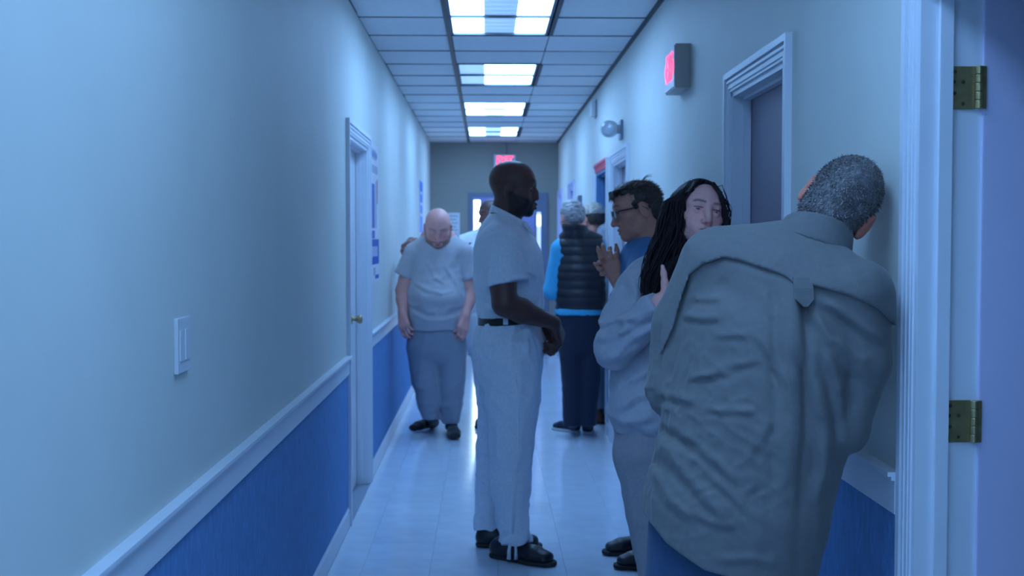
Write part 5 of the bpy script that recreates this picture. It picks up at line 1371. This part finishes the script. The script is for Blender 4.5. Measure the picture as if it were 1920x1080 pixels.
# ============ the man in the olive shirt, leaning his head against the wall
def leaning_man():
    D = 2.74; w = lambda x, y, d=D: W(x, y, d)
    hips = w(1375, 1090, D + 0.02); bx = hips[0]; o = person((bx, D + 0.02, 0), 'grey-haired man in loose olive shirt, back turned, leaning his head on the wall'); base = V3(bx, D + 0.02, 0)
    hd = Head(w(1571, 386, 2.79), (0.20, 0.95, -0.22), (0.60, -0.02, 0.80), 0.98, wide=1.0, ear=1.25, jaw=1.0)
    B = Model(); neck = w(1516, 468, D + 0.035); hd.build(B, neck, 0.053)
    sl, sr = w(1340, 494, D + 0.09), w(1606, 552, D - 0.09)
    el, er = w(1270, 728, D + 0.12), w(1584, 806, D - 0.10)
    wl, wr = w(1330, 700, D + 0.28), w(1510, 800, D + 0.14)
    sp = [w(1512, 480, D + 0.03), w(1478, 560, D), w(1420, 760, D), w(1375, 1000, D + 0.02), hips]
    sd = unit(sr - sl)
    B.limb(sp, [0.05, 0.10, 0.13, 0.12, 0.12], side=sd, flat=0.7, k=0.03)
    B.limb([sl, el], [0.05, 0.045], k=0.02); B.limb([sr, er], [0.05, 0.045], k=0.02)
    hand(B, wl, V3(0.5, 0.5, 0.4), (-0.4, -0.2, 0.7), 1, 1.0, forearm=([el], [0.048])); hand(B, wr, V3(-0.6, 0.4, 0.3), (0.2, -0.4, 0.7), -1, 1.0, forearm=([er], [0.048]))
    lo, hi = hd.box(0.15)
    piece('body', B, 0.008, M_SKIN, o, head_tint(hd, (0.72, 0.24, 0.17), (0.42, 0.13, 0.11)), 1, [(lo, hi, 0.0035)])
    # short grey hair, fading to the nape
    Hr = Model()
    Hr.ell(hd.w(0, -0.016, 0.034), (0.0765, 0.0975, 0.087), hd.R, 0); Hr.ell(hd.w(0, -0.052, -0.035), (0.068, 0.056, 0.075), hd.R, 0.03)
    Hr.ell(hd.w(0, 0.085, -0.03), (0.15, 0.075, 0.1), hd.R, 0.012, True)
    for sx in (-1, 1): Hr.ell(hd.w(sx * 0.088, 0.0, -0.035), (0.036, 0.036, 0.066), hd.R, 0.008, True)
    Hr.ell(hd.w(0, -0.03, -0.185), (0.2, 0.2, 0.075), hd.R, 0.008, True)
    Hr.disp += [lambda P: 0.002 * (vnoise(P * 260, 4) - 0.5)]
    GR = ((0.26, 0.24, 0.245), (0.46, 0.43, 0.44), (0.10, 0.088, 0.09), (0.17, 0.15, 0.155))
    piece('hair', Hr, 0.0035, M_HAIR, o, lambda P: np.array((0.10, 0.088, 0.09)) + np.array((0.13, 0.125, 0.13)) * np.clip(vnoise((P - hd.c) @ hd.R * np.array([110, 110, 60]), 5) * 1.6 - 0.6, 0, 1)[:, None], 0)
    hv, hq = Hr.mesh(0.006)
    mesh_hair(o, hv, hq, 12000, 0.0095, 0.0007, M_HAIR, hd.R @ V3(0, -0.25, -0.55), GR, 8, 0.75, 0.30, keep=lambda P: P[:, 1] < hd.c[1] + 0.07)
    # ---- shirt
    S = Model()
    S.limb([w(1500, 500, D), w(1480, 545, D), w(1450, 640, D), w(1412, 800, D), w(1378, 950, D), w(1355, 1110, D)], [0.12, 0.19, 0.212, 0.212, 0.212, 0.195], side=sd, flat=[0.66, 0.62, 0.68, 0.72, 0.76, 0.80], k=0.04)
    S.limb([w(1470, 488, D + 0.02), sl], [0.076, 0.080], k=0.05); S.limb([w(1540, 512, D - 0.03), sr], [0.058, 0.070], k=0.05)
    S.limb([sl, (sl + el) / 2 + V3(-0.018, 0.02, 0), el], [0.080, 0.080, 0.070], k=0.008); S.limb([el, wl], [0.070, 0.06], k=0.02)
    S.limb([sr, (sr + er) / 2 + V3(0.02, 0, 0), er], [0.074, 0.066, 0.046], k=0.008); S.limb([er, wr], [0.046, 0.052], k=0.02)
    xc_, zc_ = [], []
    for px, py in ((1150, 930), (1199, 952), (1210, 975), (1255, 1027), (1315, 1061), (1427, 1082), (1530, 1085)):
        q = w(px, py, D - 0.1); xc_.append(q[0]); zc_.append(q[2])
    hemf = lambda P: np.interp(P[:, 0], xc_, zc_) - P[:, 2]
    cw = lambda px, py: w(px, py, D - 0.14)
    zf = lambda a, b: (lambda P: np.clip((P[:, 2] - a) / (b - a), 0, 1))
    S.disp += [folds((0.22, 0, 1), 2.2, 15, 0.006, 101, 1.4, win=lambda P: np.clip((1.30 - P[:, 2]) / 0.25, 0.1, 1)),
               folds((1, 0, -0.45), 5.0, 38, 0.0045, 102, 2.2, c0=cw(1370, 800), cr=(0.24, 0.3, 0.22)),
               folds((1, 0, 0.45), 6.0, 40, 0.0045, 103, 2.2, c0=cw(1330, 900), cr=(0.2, 0.3, 0.2)),
               folds((0.5, 0, 1), 4.0, 30, 0.007, 106, 1.8, c0=w(1262, 640), cr=(0.07, 0.3, 0.2)),
               folds((1, 0.3, 0.5), 7.0, 40, 0.007, 110, 2.0, c0=w(1235, 745), cr=(0.07, 0.3, 0.08))]
    CR = [(((1303, 600), (1335, 601), (1363, 597)), 9, 6), (((1323, 567), (1370, 562)), 6, 5), (((1423, 627), (1450, 675), (1477, 733)), 7, 6),
          (((1523, 580), (1553, 633), (1623, 703)), 11, 8), (((1540, 560), (1597, 600), (1653, 640)), 11, 7), (((1543, 653), (1560, 700), (1570, 740)), 8, 8),
          (((1560, 628), (1597, 663), (1622, 678)), 8, 6), (((1350, 634), (1405, 627)), 5, 5), (((1343, 697), (1423, 673)), 5, 6), (((1316, 713), (1376, 700)), 6, 5),
          (((1260, 756), (1317, 758)), 8, 7), (((1324, 772), (1370, 771), (1415, 767)), 7, 6), (((1306, 718), (1355, 700)), 5, 5), (((1252, 825), (1290, 843), (1320, 852)), -11, 9),
          (((1278, 813), (1341, 862), (1387, 904)), 8, 7), (((1250, 851), (1306, 911), (1359, 971)), 9, 8), (((1222, 869), (1260, 904)), -10, 7), (((1296, 965), (1349, 980), (1375, 978)), 6, 6),
          (((1338, 1048), (1408, 1036), (1450, 1050)), 8, 7), (((1528, 700), (1545, 788), (1542, 858), (1524, 946)), 10, 10), (((1563, 718), (1577, 788), (1581, 841)), 8, 8), (((1515, 800), (1535, 850), (1548, 905)), 6, 6),
          (((1390, 860), (1420, 820), (1440, 780)), 5, 7), (((1380, 930), (1410, 905), (1395, 880)), 5, 6), (((1330, 890), (1370, 925), (1400, 960)), 6, 6), (((1240, 905), (1265, 950), (1300, 975)), 7, 7),
          (((1315, 523), (1303, 557), (1287, 620), (1262, 680), (1253, 740), (1240, 790)), -20, 8), (((1365, 530), (1400, 560), (1410, 600)), -6, 14), (((1440, 545), (1455, 600)), 5, 8), (((1500, 640), (1520, 720), (1535, 800)), 7, 7), (((1592, 700), (1602, 730), (1598, 770)), -8, 9)]
    S.disp.append(creases([([cw(*q) for q in pts], am * 0.00085, wd * 1.2 / 836.0) for pts, am, wd in CR], lambda P: (P[:, 1] < D + 0.06) * 1.0))
    pl = [cw(1503, 545), cw(1500, 640), cw(1494, 800), cw(1484, 950), cw(1478, 1100)]
    def pleat(P):
        z = P[:, 2]; zs = np.array([p[2] for p in pl][::-1]); xs_ = np.array([p[0] for p in pl][::-1])
        xc = np.interp(z, zs, xs_); u = (P[:, 0] - xc); ztop = pl[0][2]
        g = (P[:, 1] < D + 0.02) * np.clip((ztop + 0.02 - z) / 0.05, 0, 1)
        fade = np.clip(1.1 - (ztop - z) / 0.55, 0.12, 1)
        # one crisp folded edge, cloth to the left lying over cloth to the right
        return g * fade * (0.011 * np.exp(-((u + 0.02) / 0.022) ** 2) - 0.015 * np.exp(-((u - 0.010) / 0.010) ** 2) - 0.008 * np.exp(-((u + 0.055) / 0.010) ** 2))
    S.disp.append(pleat)
    h = 0.0046
    l0, h0 = S.bounds(); l0[2] = 0.62
    F = S.eval(l0, h0, h)
    n = F.shape; gx = np.stack(np.meshgrid(*[(l0[i] + h * np.arange(n[i])).astype(np.float32) for i in range(3)], indexing='ij'), -1)
    cut = hemf(gx.reshape(-1, 3)).reshape(n).astype(np.float32)
    wl_ = (gx[..., 0] - (XR - 0.006)).astype(np.float32)          # cloth pressed against the wall
    V, Q = surface_nets(np.maximum(np.maximum(F, cut * 0.9), wl_), l0, h); V = relax(V, Q, 1)
    st = np_obj('shirt', V, Q, M_OLIVE, o)
    # yoke: a second layer lying over the shoulders with a loose lower edge
    pts = [w(a, b, D - 0.12) for a, b in ((1225, 800), (1247, 745), (1259, 690), (1287, 620), (1303, 557), (1315, 519), (1340, 497), (1375, 484), (1405, 491), (1472, 517), (1490, 534), (1521, 536), (1577, 551), (1630, 574), (1675, 610))]
    yx, yz = [p[0] for p in pts], [p[2] for p in pts]
    ye = (np.interp(gx[..., 0].ravel(), yx, yz).reshape(n) - gx[..., 2]).astype(np.float32)
    back = (gx[..., 1] - (D + 0.07)).astype(np.float32)
    Sy = Model(); Sy.ops = list(S.ops); Sy.disp = [folds((1, 0, 0.2), 4.0, 18, 0.004, 108, 1.5), folds((0.6, 0, -1), 4.0, 26, 0.005, 112, 1.8, c0=cw(1560, 520), cr=(0.12, 0.3, 0.06))]
    Fy = Sy.eval(l0, h0, h)
    near = np.clip(1 - np.maximum(-ye, 0) / 0.10, 0, 1)
    V, Q = surface_nets(np.maximum(np.maximum(np.maximum(Fy - 0.005 - 0.006 * near, ye), back), wl_), l0, h); V = relax(V, Q, 4)
    yk = np_obj('yoke', V, Q, M_OLIVE, st)
    # tab under the yoke, laid on the cloth
    Fm = np.minimum(F, Fy - 0.011)
    def surf(x, z):
        i_, k_ = int(round((x - l0[0]) / h)), int(round((z - l0[2]) / h)); col_ = Fm[i_, :, k_]; j_ = int(np.argmax(col_ < 0)); return l0[1] + j_ * h
    tb = []
    for px, py, hw, th in ((1504, 520, 0.0195, 0.002), (1504, 540, 0.0195, 0.005), (1504, 560, 0.0195, 0.006), (1505, 574, 0.004, 0.005)):
        c = w(px, py, D - 0.13); y_ = min(surf(c[0] + s_ * 0.015, c[2]) for s_ in (-1, 0, 1)) - th
        L_ = V3(c[0], y_, c[2]); tb += [L_ - V3(hw, 0, 0) - base, L_ + V3(hw, 0, 0) - base, L_ + V3(hw, 0.012, 0) - base, L_ + V3(-hw, 0.012, 0) - base]
    tf = []
    for i in range(3):
        a = i * 4; tf += [(a + j, a + (j + 1) % 4, a + 4 + (j + 1) % 4, a + 4 + j) for j in range(4)]
    tf += [(0, 3, 2, 1), (12, 13, 14, 15)]
    mesh_obj('loop_tab', tb, tf, M_OLIVE, st)
    # collar: folded band round the neck
    Cc = Model(); c0 = w(1531, 441, D + 0.01); un = unit((0.36, 0.05, 0.93)); sdc = unit((0.93, -0.1, -0.36))
    Cc.limb([c0 - un * 0.045, c0 + un * 0.03], [0.096, 0.076], side=sdc, flat=[1.0, 1.0], k=0, clip=[(c0 + un * 0.022, un + V3(0, 0.25, 0)), (c0 - un * 0.024, -un)])
    Cc.limb([c0 - un * 0.07, c0 + un * 0.06], [0.084, 0.064], side=sdc, flat=[1.0, 1.0], k=0, sub=True)
    piece('collar', Cc, 0.0045, M_OLIVE, st, it=1)
    Ck = Model()
    Ck.limb([c0 - un * 0.075, c0 + un * 0.01], [0.098, 0.080], side=sdc, flat=[1.0, 1.0], k=0, clip=[(c0 + un * 0.0, un), (c0 - un * 0.07, -un)])
    piece('collar_stand', Ck, 0.006, M_OLIVE, st, it=1)
    # jeans and shoes (legs run on below the picture)
    T = Model()
    T.limb([w(1375, 1000, D + 0.02), w(1350, 1130, D + 0.03)], [0.165, 0.17], side=sd, flat=[0.7, 0.74], k=0.03)
    T.limb([w(1290, 1130, D + 0.05), V3(bx - 0.10, D + 0.08, 0.42), V3(bx - 0.10, D + 0.05, 0.08)], [0.1, 0.08, 0.066], k=0.03, clip=(V3(0, 0, 0.085), (0, 0, -1)))
    T.limb([w(1415, 1130, D + 0.0), V3(bx + 0.09, D + 0.02, 0.42), V3(bx + 0.10, D - 0.02, 0.08)], [0.1, 0.08, 0.066], k=0.03, clip=(V3(0, 0, 0.085), (0, 0, -1)))
    T.limb([w(1272, 985, D + 0.05), w(1278, 1120, D + 0.05)], [0.068, 0.075], k=0.04)
    T.disp += [folds((0.2, 0, 1), 4, 16, 0.007, 109)]
    piece('jeans', T, 0.007, M_JEAN2, o)
    for sx, dy in ((-0.10, 0.05), (0.10, -0.02)):
        a = V3(bx + sx, D - 0.07 + dy, 0); shoe(o, a, a + V3(0.03, 0.27, 0), 0.05, 0.08, M_BLACK, M_SOLEB, ankle=a + V3(0, 0.07, 0.1))
leaning_man()
